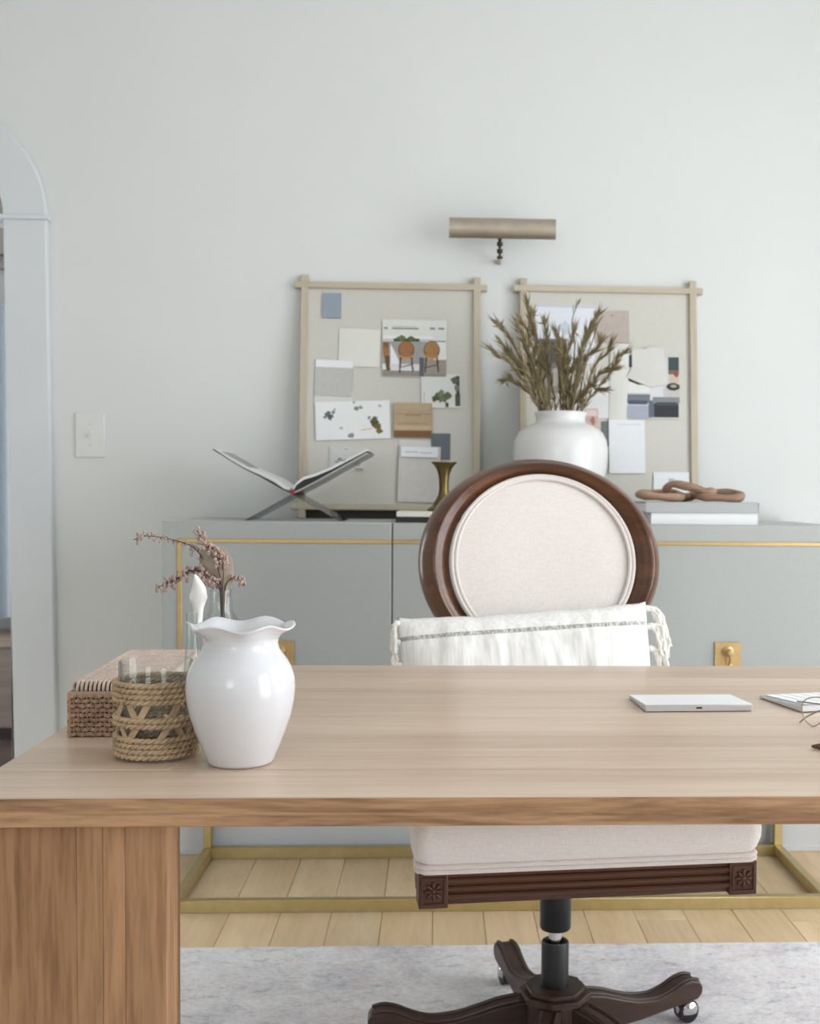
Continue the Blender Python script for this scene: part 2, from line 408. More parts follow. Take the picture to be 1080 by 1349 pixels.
# ------------------------------------------------------------------ credenza
CY, CX0, CX1, CT, CB = 2.86, -0.684, 1.045, 0.99, 0.45
cz = thing('credenza', 'grey-green credenza with brass inlay and gold base against the wall', 'cabinet', (0, 0, 0))
obj('carcass', G().box(CX0, CX1, CY + 0.021, 3.328, CB, CT), M_cab, cz, bevel=0.002)
SE = [CX0, -0.1135, 0.454, CX1]
for i in range(3):
    a, b = SE[i] + (0.0015 if i else 0), SE[i + 1] - (0.0015 if i < 2 else 0)
    d = obj('door', G().box(a, b, CY, CY + 0.0205, CB, CT), M_cab, cz, bevel=0.0025)
    xa, xb = (CX0 + 0.037 if i == 0 else a), (CX1 - 0.037 if i == 2 else b)
    strips = [(xa, xb, 0.9375, 0.9475), (xa, xb, CB + 0.04, CB + 0.05)]
    if i == 0: strips.append((xa, xa + 0.012, CB + 0.05, 0.9375))
    if i == 2: strips.append((xb - 0.012, xb, CB + 0.05, 0.9375))
    for q in strips: obj('brass_inlay', G().box(q[0], q[1], CY - 0.0022, CY + 0.004, q[2], q[3]), M_brass, d, bevel=0.001, seg=1)
    hx = (-0.39, 0.177, 0.741)[i]; hz = 0.658
    g = G().box(hx - 0.034, hx + 0.034, CY - 0.004, CY, hz - 0.034, hz + 0.034)
    Mx = Matrix.Translation((hx, CY - 0.004, hz + 0.010)) @ Matrix.Rotation(R(90), 4, 'X')
    g.lathe([(0.014, 0), (0.0135, 0.003), (0.009, 0.005), (0.005, 0.008), (0.005, 0.014), (0.0085, 0.017), (0.0095, 0.021), (0.007, 0.025), (0, 0.0265)], 24, M=Mx)
    g.tube(smoothpath([(hx, CY - 0.022, hz + 0.006), (hx + 0.002, CY - 0.021, hz - 0.006), (hx + 0.002, CY - 0.016, hz - 0.022)], 4), [0.0045] * 4 + [0.004] * 4 + [0.006], 10)
    obj('handle', g, M_brass, d, smooth=True)
BX0, BX1, BY0, BY1, BR = -0.672, 1.026, 2.862, 3.315, 0.024
for nm, bx in (('base_rail', (BX0, BX1, BY0, BY0 + BR, 0, 0.032)), ('base_rail', (BX0, BX1, BY1 - BR, BY1, 0, 0.032)),
               ('base_rail', (BX0, BX0 + BR, BY0 + BR, BY1 - BR, 0, 0.032)), ('base_rail', (BX1 - BR, BX1, BY0 + BR, BY1 - BR, 0, 0.032)),
               ('base_post', (BX0, BX0 + BR, BY0, BY0 + BR, 0.032, CB)), ('base_post', (BX1 - BR, BX1, BY0, BY0 + BR, 0.032, CB)),
               ('base_post', (BX0, BX0 + BR, BY1 - BR, BY1, 0.032, CB)), ('base_post', (BX1 - BR, BX1, BY1 - BR, BY1, 0.032, CB))):
    obj(nm, G().box(*bx), M_gold, cz, bevel=0.0015, seg=1)

# ------------------------------------------------------------------ desk
DX0, DX1, DY0, DY1, DZ = -0.495, 1.31, 1.171, 2.076, 0.75
dk = thing('desk', 'long light oak slab desk standing on the rug', 'desk', (0, 0, 0.008))
top = sub('tabletop', dk)
ys = [DY0, 1.29, 1.40, 1.545, 1.66, 1.80, 1.93, DY1]
for i in range(7):
    y0, y1 = ys[i], ys[i + 1]
    if i == 1:          # this course is made of two lengths
        obj('board', G().box(DX0, -0.30, y0, y1, DZ - 0.0295 - 0.008, DZ - 0.008), M_oak, top, bevel=0.0006, seg=1)
        obj('board', G().box(-0.30, DX1, y0, y1, DZ - 0.0295 - 0.008, DZ - 0.008), M_oak, top, bevel=0.0006, seg=1)
    else:
        obj('board', G().box(DX0, DX1, y0, y1, DZ - 0.0295 - 0.008, DZ - 0.008), M_oak, top, bevel=0.002 if i in (0, 6) else 0.0006, seg=2)
LT = DZ - 0.0295 - 0.008
obj('shaded_front_edge', G().box(DX0 - 0.0002, DX1, DY0 - 0.003, DY0, LT, DZ - 0.0085), wood('oak_edge_grain_shaded', '#b48d69', '#7f5d42', 'x', 0.5, 240, 60, 0.01, contrast=1.6, grain=0.3), dk, bevel=0.0006, seg=1, label='grained front edge with its shade painted darker')  # same boards as the top; the front's shade is put into this darker strip
for sgn in (0, 1):
    lp = sub('leg_panel', dk)
    if sgn == 0: xs = [-0.488, -0.372, -0.345, -0.322, -0.279]
    else: xs = [1.10, 1.145, 1.168, 1.195, 1.303]
    for i in range(4): obj('board', G().box(xs[i], xs[i + 1], DY0 + 0.012, DY0 + 0.062, 0, LT), M_oakv, lp, bevel=0.0008, seg=1)
    x0, x1 = ((-0.493, -0.463), (1.273, 1.303))[sgn]
    obj('back_leg', G().box(x0, x1, DY1 - 0.072, DY1 - 0.012, 0, LT), M_oakv, dk, bevel=0.0008, seg=1)

# ------------------------------------------------------------------ swivel chair
CHL = (0.228, 2.12, 0.008)
ch = thing('swivel_chair', 'oval-back walnut swivel chair with linen seat behind the desk', 'chair', CHL, R(6))
zz = lambda z: z - 0.008
# seat frame with fluted apron and carved corner blocks
SW, SF, SB = 0.283, -0.272, 0.25
def apron_side():
    return G().add([(x * (0.87 if y > 0 else 1), y, z) for x in (-SW, SW) for y in (SF, SB) for z in (zz(0.397), zz(0.449))],
                   [(0, 1, 3, 2), (4, 6, 7, 5), (0, 4, 5, 1), (2, 3, 7, 6), (0, 2, 6, 4), (1, 5, 7, 3)])
sf = obj('seat_frame', apron_side(), M_walnutz, ch, bevel=0.003)
g = G()
for zc in (0.4105, 0.4235, 0.4365):
    g.tube([(-SW + 0.045, SF - 0.001, zz(zc)), (SW - 0.045, SF - 0.001, zz(zc))], 0.0052, 10)
    for s in (-1, 1): g.tube([(s * (SW * 0.988 + 0.001), SF + 0.05, zz(zc)), (s * (SW * 0.874 + 0.001), SB - 0.02, zz(zc))], 0.0052, 8)
obj('fluting', g, M_walnutz, sf, smooth=True)
for s in (-1, 1):
    cx = s * (SW - 0.0215)
    g = G().box(cx - 0.024, cx + 0.024, SF - 0.008, SF + 0.04, zz(0.394), zz(0.4515))
    b = obj('corner_block', g, M_walnutz, ch, bevel=0.002)
    g = G(); yy = SF - 0.009; zc = zz(0.423)
    for a in range(4):
        x0 = (cx - 0.018, cx + 0.018); z0 = (zc - 0.021, zc + 0.021)
        seg = [((x0[0], z0[0]), (x0[1], z0[0])), ((x0[1], z0[0]), (x0[1], z0[1])), ((x0[1], z0[1]), (x0[0], z0[1])), ((x0[0], z0[1]), (x0[0], z0[0]))][a]
        g.tube([(seg[0][0], yy, seg[0][1]), (seg[1][0], yy, seg[1][1])], 0.002, 6)
    for k in range(8):
        a = k * pi / 4; rr = 0.0095
        Mx = Matrix.Translation((cx + rr * cos(a), yy, zc + rr * sin(a))) @ Matrix.Rotation(-a, 4, 'Y')
        g.sphere((0, 0, 0), 1, 8, 6, (0.0068, 0.0035, 0.0033), Mx)
    g.sphere((cx, yy, zc), 0.0045, 10, 6, (1, 0.9, 1))
    obj('rosette', g, M_walnutz, b, smooth=True)
# cushion
def rr_path(hx, hy, cy, z, r=0.03, n=6):
    P = []
    for qx, qy, a0 in ((1, 1, 0), (-1, 1, 90), (-1, -1, 180), (1, -1, 270)):
        for k in range(n + 1):
            a = R(a0 + 90 * k / n); P.append((qx * (hx - r) + r * cos(a), cy + qy * (hy - r) + r * sin(a), z))
    return P
def taper(p): return (p[0] * (1 - 0.13 * (p[1] - SF) / (SB - SF)), p[1], p[2])
g = G(); prof_c = [(0.030, 0.449), (0.016, 0.4495), (0.008, 0.453), (0.002, 0.461), (-0.005, 0.474), (-0.0095, 0.490), (-0.0105, 0.505), (-0.008, 0.52), (-0.002, 0.533), (0.010, 0.544), (0.032, 0.551), (0.07, 0.556), (0.13, 0.558), (0.2, 0.559)]
loops = [rr_path(0.288 - i, 0.2675 - i, 0.5 * (SF + SB), zz(z), max(0.028 - i * 0.2, 0.01), 8) for i, z in prof_c]; m = len(loops[0])
g.add([taper(p) for l in loops for p in l], [tuple(range(m - 1, -1, -1)), tuple((len(loops) - 1) * m + k for k in range(m))] + [(a * m + k, a * m + (k + 1) % m, (a + 1) * m + (k + 1) % m, (a + 1) * m + k) for a in range(len(loops) - 1) for k in range(m)])
obj('seat_cushion', g, M_lin, ch, smooth=True, angle=80)
g = G()
for z in (0.4535, 0.4615): g.tube([taper(p) for p in rr_path(0.288, 0.2675, 0.5 * (SF + SB), zz(z), 0.02)], 0.0046, 8, True)
obj('piping', g, M_lin, ch, smooth=True)
# oval back, leaning back about its foot
Mb = Matrix.Translation((0.014, 0.236, zz(0.922))) @ Matrix.Rotation(R(2.5), 4, 'Z') @ Matrix.Rotation(R(-8), 4, 'X')
OW, OH = 0.2575, 0.222
def oval(prof, n=112):            # prof: (inset from the outer outline, y), swept round the oval
    g = G(); vs = []; fs = []; m = len(prof)
    for k in range(n):
        a = 2 * pi * k / n
        for ins, y in prof:
            vs.append(((OW - ins * 1.17) * cos(a), y - 0.018 * cos(a) ** 2, (OH - ins * 0.72) * sin(a)))
    for k in range(n):
        q = (k + 1) % n
        for i in range(m): fs.append((k * m + i, q * m + i, q * m + (i + 1) % m, k * m + (i + 1) % m))
    return g.add(vs, fs, Mb)
bf = obj('back_frame', oval([(0.003, 0.036), (0, 0.03), (0.001, 0.018), (0.006, 0.004), (0.014, -0.009), (0.019, -0.0155), (0.0225, -0.018), (0.0265, -0.0165), (0.029, -0.0125), (0.0335, -0.011), (0.040, -0.005),
                              (0.0435, 0.0005), (0.0455, 0.001), (0.048, 0.0045), (0.0515, 0.006), (0.0515, 0.036)]), M_walnut, ch, smooth=True, angle=50)
g = G()
for ins, y, r in ((0.0555, -0.003, 0.0042), (0.0625, -0.0035, 0.0038)):
    g.tube([Mb @ Vector(((OW - ins * 1.17) * cos(a), y - 0.018 * cos(a) ** 2, (OH - ins * 0.72) * sin(a))) for a in [2 * pi * k / 96 for k in range(96)]], r, 8, True)
obj('back_piping', g, M_lin, ch, smooth=True)
def pad(sign, amp):
    def fn(u, v):
        a = 2 * pi * u; q = v
        rx, rz = (OW - 0.058 * 1.17) * q, (OH - 0.058 * 0.72) * q
        return Mb @ Vector((rx * cos(a), sign * amp * (1 - q ** 3.2) + (0.002 if sign < 0 else 0.03) - 0.018 * (q * cos(a)) ** 2, rz * sin(a)))
    return fn
obj('back_pad', G().grid(pad(-1, 0.014), 64, 12, True).grid(pad(1, 0.006), 64, 12, True), M_lin, ch, smooth=True, angle=80)
for s in (-1, 1):
    g = G().tube(smoothpath([(s * 0.19, 0.205, zz(0.40)), (s * 0.178, 0.212, zz(0.56)), (s * 0.15, 0.222, zz(0.72)), (s * 0.155, 0.236, zz(0.79))], 6), 0.017, 12, M=None)
    obj('back_post', g, M_walnut, ch, smooth=True)
# pillar
g = G().lathe([(0.018, zz(0.398)), (0.0295, zz(0.398)), (0.0295, zz(0.247)), (0.0275, zz(0.243)), (0.016, zz(0.243))], 32)
g.box(-0.09, 0.09, -0.1, 0.1, zz(0.380), zz(0.397))
obj('lift_sleeve', g, M_black, ch, smooth=True, angle=30)
obj('lift_rod', G().lathe([(0.0125, zz(0.20)), (0.0125, zz(0.26))], 24), M_chrome, ch, smooth=True)
obj('lift_housing', G().lathe([(0.026, zz(0.125)), (0.026, zz(0.216)), (0.0245, zz(0.219)), (0.02, zz(0.219)), (0.018, zz(0.212)), (0.013, zz(0.212))], 32), M_black, ch, smooth=True, angle=30)
hub = G()
for r1, z0, z1 in ((0.064, 0.045, 0.112), (0.069, 0.112, 0.124), (0.058, 0.124, 0.134)):
    hub.lathe([(0, zz(z0)), (r1, zz(z0)), (r1, zz(z1)), (0, zz(z1))], 8)
hub.rot(Matrix.Rotation(R(22.5 + 6), 4, 'Z'))
obj('hub', hub, M_base, ch, bevel=0.002)
prof = [(0.03, 0.112), (0.07, 0.111), (0.11, 0.103), (0.15, 0.090), (0.19, 0.079), (0.235, 0.075), (0.27, 0.083), (0.30, 0.095), (0.325, 0.099), (0.345, 0.094), (0.353, 0.082), (0.352, 0.068),
        (0.34, 0.058), (0.31, 0.054), (0.26, 0.048), (0.20, 0.040), (0.14, 0.036), (0.08, 0.034), (0.03, 0.034)]
def leg_geo():
    g = G().prism([(a, zz(b)) for a, b in prof], -0.023, 0.023)
    return g
lg = None; reach = (0.92, 0.93, 1.0, 1.0, 1.0)
for k in range(5):
    ang = R((22, 104, 182, 256, 318)[k] - 6)
    if lg is None:
        lg = obj('leg', leg_geo(), M_base, ch, bevel=0.004, seg=2); lg.rotation_euler = (0, 0, ang); lg.scale = (reach[0], 1, 1)
        bead = G()
        for s in (-1, 1): bead.tube(smoothpath([(a, s * 0.0145, zz(b) + 0.0005) for a, b in prof[1:10]], 3), 0.0034, 8)
        be = obj('leg_bead', bead, M_base, lg, smooth=True)
        cg = G().lathe([(0.006, zz(0.035)), (0.006, zz(0.075))], 12, c=(0.326, 0, 0))
        cg.tube([(0.326, -0.013, zz(0.0315)), (0.326, 0.013, zz(0.0315))], 0.0232, 20)
        ca = obj('caster', cg, M_black, lg, smooth=True)
        hd = G().sphere((0.326, 0, zz(0.034)), 0.0265, 20, 10, (1.0, 0.72, 0.85))
        hd.v = [p if p[2] > zz(0.026) else (p[0], p[1], zz(0.026)) for p in hd.v]
        hd.v = [(p[0] + 0.002, p[1], p[2]) for p in hd.v]
        hc = obj('caster_hood', hd, M_chrome, lg, smooth=True, label='chrome caster hood')
    else:
        c = copy_part(lg, ch, (0, 0, 0), (0, 0, ang), (reach[k], 1, 1))
        for q in (be, ca, hc): copy_part(q, c, (0, 0, 0))

# ------------------------------------------------------------------ lumbar pillow
PL = Matrix.Translation((0.184, 2.225, 0.689)) @ Matrix.Rotation(R(6), 4, 'Z') @ Matrix.Rotation(R(-13), 4, 'X') @ Matrix.Rotation(R(-3.2), 4, 'Y')
pw = thing('lumbar_pillow', 'long white lumbar pillow with grey stripes propped on the chair', 'pillow', M=PL)
from mathutils import noise as mnoise
def pil(sign):
    def fn(u, v):
        x = u * 2 - 1; z = v * 2 - 1
        t = ((1 - abs(x) ** 5) * (1 - abs(z) ** 2.6))
        t = max(t, 0) ** 0.55
        hx, hz = 0.252 * (1 - 0.03 * (1 - x * x) * 0), 0.150
        X = x * hx * (1 - 0.02 * (1 - abs(z))); Z = z * hz * (1 - 0.05 * (1 - x ** 4))
        wr = 0.006 * mnoise.noise((x * 5, z * 2.2 + 3 * sign, 1.7)) + 0.0035 * mnoise.noise((x * 13, z * 2.0, 4.2 * sign))
        if z > 0.55: wr += 0.004 * mnoise.noise((x * 9, 8.1, sign)) ; Z += 0.004 * (z - 0.55) * 2 * mnoise.noise((x * 6, 2.2, 0))
        return (X, sign * (0.064 * t + wr * t), Z)
    return fn
obj('pillow_cover', G().grid(pil(-1), 120, 48).grid(pil(1), 120, 48), M_cotton, pw, smooth=True, angle=120)
M_fringe = plain('cotton_fringe', '#e9e6e0', 0.9, var=0.06, scale=80)
def tassel(name, base, out, length, ns, seed, spread):
    rr = random.Random(seed); g = G()
    for k in range(ns):
        p = Vector(base) + Vector((rr.uniform(0, 0.002) * (1 if out > 0 else -1), rr.uniform(-0.004, 0.004), rr.uniform(-0.004, 0.004)))
        d = out * rr.uniform(0.35, 1.0) * spread; L = length * rr.uniform(0.75, 1.05); yo = rr.uniform(-0.008, 0.008)
        path = smoothpath([p, p + Vector((d * 0.6, yo * 0.4, -L * 0.1)), p + Vector((d * 0.9, yo, -L * 0.55)), p + Vector((d * rr.uniform(0.7, 1.25), yo * 1.3, -L))], 5)
        tw = [q + Vector((0.0012 * sin(i * 1.7 + k), 0.0012 * cos(i * 1.7 + k), 0)) for i, q in enumerate(path)]
        g.tube(tw, [0.0026 + 0.0008 * (i % 2) for i in range(len(tw))], 6)
    g.sphere(base, 0.0065, 10, 6)
    return obj(name, g, M_fringe, pw, smooth=True)
for i, (zb, L, ns) in enumerate(((0.137, 0.085, 11), (0.10, 0.07, 9), (0.055, 0.075, 9), (0.0, 0.075, 9), (-0.06, 0.07, 8), (-0.12, 0.06, 8))):
    tassel('tassel', (0.2545, 0.004, zb), 0.040, L, ns, 10 + i, 1.0)
    tassel('tassel', (-0.2535, -0.006, zb), -0.013, L * 0.8, ns, 40 + i, 1.0)

# ------------------------------------------------------------------ pinboards
LEAN = math.atan(0.075 / 0.67)
def board_matrix(cx): return Matrix.Translation((cx, 3.262, 0.99)) @ Matrix.Rotation(-LEAN, 4, 'X')
BM = {}
def pinboard(key, cx, label):
    M = board_matrix(cx); BM[key] = M
    t = thing('pinboard', label, 'pinboard', M=M, group='linen pinboards leaning on the wall')
    obj('backing_panel', G().box(-0.2475, 0.2475, 0.0, 0.008, 0.034, 0.676), M_boardcloth, t)
    for s in (-1, 1):
        obj('frame_post', G().box(s * 0.2485 - 0.0105, s * 0.2485 + 0.0105, -0.010, 0.012, 0.0, 0.706), M_pale, t, bevel=0.002)
    for z in (0.0335, 0.676):
        obj('frame_bar', G().box(-0.278, 0.278, -0.0105, 0.0125, z - 0.0088, z + 0.0088), M_palex, t, bevel=0.002)
    return t
pinboard('a', -0.1383, 'linen pinboard in pale wood frame behind the open book')
pinboard('b', 0.4935, 'linen pinboard in pale wood frame behind the vase of dried stems')
po = thing('gap_shade_panel', 'black panel added behind the left pinboard as the shade below its frame', 'shade panel', M=board_matrix(-0.1383))
obj('cover', G().box(-0.244, 0.245, 0.0145, 0.0165, 0.0, 0.36).box(-0.244, 0.245, 0.0195, 0.0215, 0.0, 0.36).box(-0.244, 0.245, 0.0165, 0.0195, 0.0, 0.003), plain('gap_shade_black', '#2b2925', 0.7), po)  # dark panel added in place of the shade in the gap under the frame
BCX = {'a': -0.1383, 'b': 0.4935}
MATC = {}
def paper_mat(h):
    if h not in MATC: MATC[h] = plain('paper_' + h.strip('#'), h, 0.8, var=0.02, scale=20)
    return MATC[h]
def rect(c, x0, z0, x1, z1): return (c, [(x0, z0), (x1, z0), (x1, z1), (x0, z1)])
def ell(c, x, z, rx, rz, n=14, a0=0, a1=360): return (c, [(x + rx * cos(R(a0 + (a1 - a0) * k / n)), z + rz * sin(R(a0 + (a1 - a0) * k / n))) for k in range(n)])
def blob(c, x, z, r, seed, n=11, asp=1.0):
    q = random.Random(seed); return (c, [(x + r * q.uniform(0.6, 1.15) * cos(2 * pi * k / n), z + asp * r * q.uniform(0.6, 1.15) * sin(2 * pi * k / n)) for k in range(n)])
def pinned(key, name, label, cat, x0, z1, x1, z0, col, rot=0, lift=0.001, thick=0.0012, curl=0.0, marks=None, group=None, outline=None):
    """a sheet fixed to a board: world x0..x1, height up the board z0..z1"""
    cx = BCX[key]; u, v = (x0 + x1) / 2 - cx, (z0 + z1) / 2; W, H = x1 - x0, z1 - z0
    M = BM[key] @ Matrix.Translation((u, -lift, v)) @ Matrix.Rotation(R(rot), 4, 'Y')
    def surf(s, t, off):     # s,t in 0..1
        return ((s - 0.5) * W, -off - curl * ((2 * s - 1) ** 2 * 0.6 + (1 - t) ** 2 * 0.4), (t - 0.5) * H)
    g = G()
    if outline:
        pts = [surf(s, t, 0) for s, t in outline]; m = len(pts)
        g.add([(x, y - thick, z) for x, y, z in pts] + pts, [tuple(range(m)), tuple(range(2 * m - 1, m - 1, -1))] + [(i, (i + 1) % m, m + (i + 1) % m, m + i) for i in range(m)])
    elif curl:
        n_ = 10
        g.grid(lambda s, t: surf(s, t, thick), n_, n_); g.grid(lambda s, t: surf(s, t, 0), n_, n_)
    else: g.box(-W / 2, W / 2, -thick, 0, -H / 2, H / 2)
    o = obj(name, g, paper_mat(col)); o.matrix_world = M; tag(o, label, cat, group)
    if marks:
        # the print is one sheet of small cells over the paper's face, coloured by the picture's shapes
        nx, nz = max(12, int(W / 0.0015)), max(12, int(H / 0.0015))
        X, Z = np.meshgrid((np.arange(nx) + 0.5) / nx, (np.arange(nz) + 0.5) / nz)
        img = np.empty((nz, nx, 4)); img[:] = S(col)
        for c, poly in marks:
            ins_ = np.zeros(X.shape, bool); q = len(poly)
            for i in range(q):
                (xa, za), (xb, zb) = poly[i], poly[(i + 1) % q]
                if za == zb: continue
                ins_ ^= ((za > Z) != (zb > Z)) & (X < (xb - xa) * (Z - za) / (zb - za) + xa)
            img[ins_] = S(c)
        verts = []
        for j in range(nz + 1):
            for i in range(nx + 1):
                x, y, z = surf(0.004 + 0.992 * i / nx, 0.004 + 0.992 * j / nz, thick); verts.append((x, y - 0.00015, z))
        faces = [(j * (nx + 1) + i, j * (nx + 1) + i + 1, (j + 1) * (nx + 1) + i + 1, (j + 1) * (nx + 1) + i) for j in range(nz) for i in range(nx)]
        me = bpy.data.meshes.new('printed_picture'); me.from_pydata(verts, [], faces)
        ca = me.color_attributes.new('ink', 'FLOAT_COLOR', 'CORNER')
        ca.data.foreach_set('color', np.repeat(img.reshape(-1, 4), 4, axis=0).ravel().astype(np.float32))
        me.materials.append(M_ink); po = bpy.data.objects.new('printed_picture', me); COL.objects.link(po); po.parent = o
    return o

# left board
pinned('a', 'colour_swatch', 'light blue paint swatch card at top left of the left pinboard', 'swatch', -0.3352, 0.6533, -0.282, 0.5806, '#909ca9', 0, thick=0.004)
pinned('a', 'blank_sheet', 'blank cream sheet pinned beside the rattan chairs picture', 'paper', -0.287, 0.5495, -0.1694, 0.4402, '#dddcd6', 1.5, lift=0.004, curl=-0.004)
pinned('a', 'paper_swatch', 'grey paper swatch with a white top strip, left pinboard', 'swatch', -0.3542, 0.4577, -0.2467, 0.3531, '#bdbbb8', 2, lift=0.0024, marks=[rect('#e9e9ec', 0, 0.80, 1, 1)])
pinned('a', 'backing_sheet', 'pale sheet peeking out between grey swatch and floral card', 'paper', -0.356, 0.372, -0.245, 0.325, '#d4d3cd', 3, lift=0.0008)
fm = []
for x, z, r, c, sd in ((0.17, 0.68, 0.05, '#5d6b66', 1), (0.2, 0.6, 0.045, '#48584f', 2), (0.13, 0.6, 0.03, '#7e8784', 3), (0.24, 0.72, 0.03, '#8e9a94', 4), (0.55, 0.8, 0.035, '#7b8580', 5), (0.61, 0.83, 0.03, '#8b958f', 6),
                       (0.52, 0.97, 0.025, '#9aa19c', 7), (0.87, 0.86, 0.03, '#a7abaa', 8), (0.34, 0.3, 0.03, '#b5b3b0', 9), (0.47, 0.1, 0.045, '#8a8b96', 10), (0.72, 0.55, 0.03, '#8a8f86', 11), (0.79, 0.42, 0.07, '#4b4426', 12),
                       (0.83, 0.33, 0.06, '#6a5a2c', 13), (0.8, 0.52, 0.045, '#5d5a35', 14), (0.85, 0.2, 0.05, '#7a6333', 15)): fm.append(blob(c, x, z, r, sd, asp=1.7))
fm += [(('#c9a94f'), [(0.6, 0.22), (0.76, 0.26), (0.76, 0.28), (0.6, 0.24)]), ('#56645c', [(0.19, 0.5), (0.205, 0.5), (0.27, 0.82), (0.255, 0.82)])]
pinned('a', 'floral_card', 'white card printed with small sprigs and a dark yellow flower', 'card', -0.351, 0.339, -0.138, 0.228, '#e6e7e8', -2.2, lift=0.004, marks=fm)
# rattan dining chairs picture
pm = [rect('#d9dad6', 0, 0.62, 1, 1), rect('#c3c3c0', 0, 0.5, 0.78, 0.66), rect('#e4e4e2', 0, 0.66, 0.8, 0.72), rect('#8b8c86', 0.02, 0.84, 0.07, 0.87), rect('#7c7d74', 0.15, 0.84, 0.56, 0.865), rect('#a5a69e', 0.15, 0.88, 0.52, 0.89),
      rect('#85867e', 0.74, 0.84, 0.82, 0.87), rect('#85867e', 0.87, 0.84, 0.97, 0.87), rect('#9c9c99', 0, 0.22, 0.8, 0.62), ('#e5e6ea', [(0.12, 0.58), (0.25, 0.30), (0.28, 0.1), (0.12, 0.1)]),
      rect('#8d8880', 0, 0.0, 1, 0.12), rect('#d8d7d9', 0.1, 0.1, 0.62, 0.22), rect('#99938a', 0.62, 0.05, 1, 0.3), rect('#3c4a2c', 0.17, 0.62, 0.58, 0.67), blob('#5d7244', 0.3, 0.68, 0.08, 3, asp=0.7), blob('#52683c', 0.45, 0.67, 0.08, 4, asp=0.6),
      rect('#66676a', 0.72, 0.615, 0.99, 0.635)]
for cx_, c1, c2 in ((0.37, '#9a6a48', '#734c32'), (0.77, '#a37a4e', '#80592f')):
    pm += [ell('#7d4c2a', cx_, 0.47, 0.13, 0.165), ell(c1, cx_, 0.48, 0.112, 0.145), rect(c2, cx_ - 0.09, 0.40, cx_ + 0.09, 0.42), ell('#c08a55', cx_, 0.36, 0.11, 0.05), ell(c1, cx_, 0.385, 0.1, 0.04),
           ('#574235', [(cx_ - 0.10, 0.34), (cx_ - 0.07, 0.34), (cx_ - 0.09, 0.06), (cx_ - 0.115, 0.06)]), ('#574235', [(cx_ + 0.07, 0.34), (cx_ + 0.10, 0.34), (cx_ + 0.12, 0.08), (cx_ + 0.095, 0.08)]),
           ('#54433a', [(cx_ - 0.09, 0.17), (cx_ + 0.09, 0.22), (cx_ + 0.09, 0.2), (cx_ - 0.09, 0.15)])]
pm += [rect('#7f583c', 0.0, 0.36, 0.1, 0.60), ell('#9d6e45', 0.05, 0.42, 0.06, 0.09), ('#6a4a36', [(0.03, 0.36), (0.11, 0.36), (0.12, 0.1), (0.06, 0.1)]), rect('#5c5d66', 0.58, 0.0, 0.65, 0.34)]
pinned('a', 'dining_picture', 'printed picture of rattan chairs at a white table, left pinboard', 'picture', -0.1621, 0.578, 0.0228, 0.412, '#dfe0dd', 0, lift=0.0035, marks=pm)
gm = [blob('#596148', 0.42, 0.35, 0.13, 21), blob('#6a7257', 0.55, 0.3, 0.14, 22, asp=1.3), blob('#49523c', 0.34, 0.28, 0.11, 23), blob('#5d664a', 0.66, 0.36, 0.12, 24), blob('#758063', 0.5, 0.45, 0.09, 25), rect('#4b5040', 0.86, 0.05, 0.99, 0.42),
      rect('#3e453f', 0.88, 0.35, 0.97, 0.95), blob('#55605a', 0.84, 0.82, 0.1, 27, asp=1.2), blob('#6c7770', 0.9, 0.6, 0.1, 28), rect('#3d4134', 0.6, 0.02, 0.68, 0.16), rect('#e9e9e4', 0.1, 0.05, 0.3, 0.12), rect('#a3a79d', 0.06, 0.05, 0.075, 0.5)]
pinned('a', 'garden_picture', 'small printed picture of green shrubs on white, left pinboard', 'picture', -0.0493, 0.4197, 0.0648, 0.322, '#d8d9d5', -1, lift=0.003, marks=gm)
wm = [rect('#7a5735', 0, 0.0, 1, 0.2), rect('#a08a6d', 0, 0.66, 1, 0.7), rect('#b6a284', 0, 0.84, 1, 0.99), rect('#a8906f', 0.1, 0.38, 0.9, 0.42), rect('#9f8767', 0.3, 0.62, 0.7, 0.66), rect('#c0a98b', 0, 0.22, 1, 0.34)]
pinned('a', 'wood_sample', 'tan wood grain sample with a dark brown lower strip', 'sample', -0.1271, 0.3347, -0.0175, 0.2347, '#b39c7f', 0, lift=0.003, thick=0.005, marks=wm)
pinned('a', 'dark_swatch', 'dark slate blue swatch card above the brass candlestick', 'swatch', -0.0198, 0.2479, 0.0351, 0.1715, '#686d78', 0, lift=0.0015, thick=0.003)
pinned('a', 'hanging_sheet', 'tall grey paper sheet with small dot behind the candlestick', 'paper', -0.1129, 0.2096, 0.006, 0.0487, '#c9c5c1', 1.5, lift=0.0032, curl=0.006, marks=[blob('#8d8986', 0.40, 0.86, 0.03, 5)])
pinned('a', 'label_strip', 'white paper strip with a faint line of print above the tall sheet', 'paper', -0.1064, 0.2074, 0.0, 0.1778, '#e4e6ea', 1.2, lift=0.0105, marks=[rect('#b6b8bd', 0.12, 0.4, 0.46, 0.52), rect('#b6b8bd', 0.5, 0.36, 0.84, 0.48)])
pinned('a', 'header_sheet', 'blank pale paper edge between wood sample and label strip', 'paper', -0.112, 0.228, -0.02, 0.19, '#d5d6d4', 1.2, lift=0.0008)
sm = [blob('#82868a', 0.3, 0.45, 0.09, 31), blob('#6b6f73', 0.45, 0.4, 0.1, 32, asp=0.6), blob('#90949a', 0.2, 0.35, 0.06, 33), blob('#9a9da0', 0.48, 0.9, 0.06, 34, asp=0.5), rect('#85878a', 0.72, 0.02, 0.95, 0.08), blob('#93969a', 0.8, 0.25, 0.1, 35)]
pinned('a', 'sketch_card', 'pale card with grey sketches half behind the open book', 'card', -0.3098, 0.2076, -0.2096, 0.1386, '#cbcbc8', 0, lift=0.002, marks=sm)
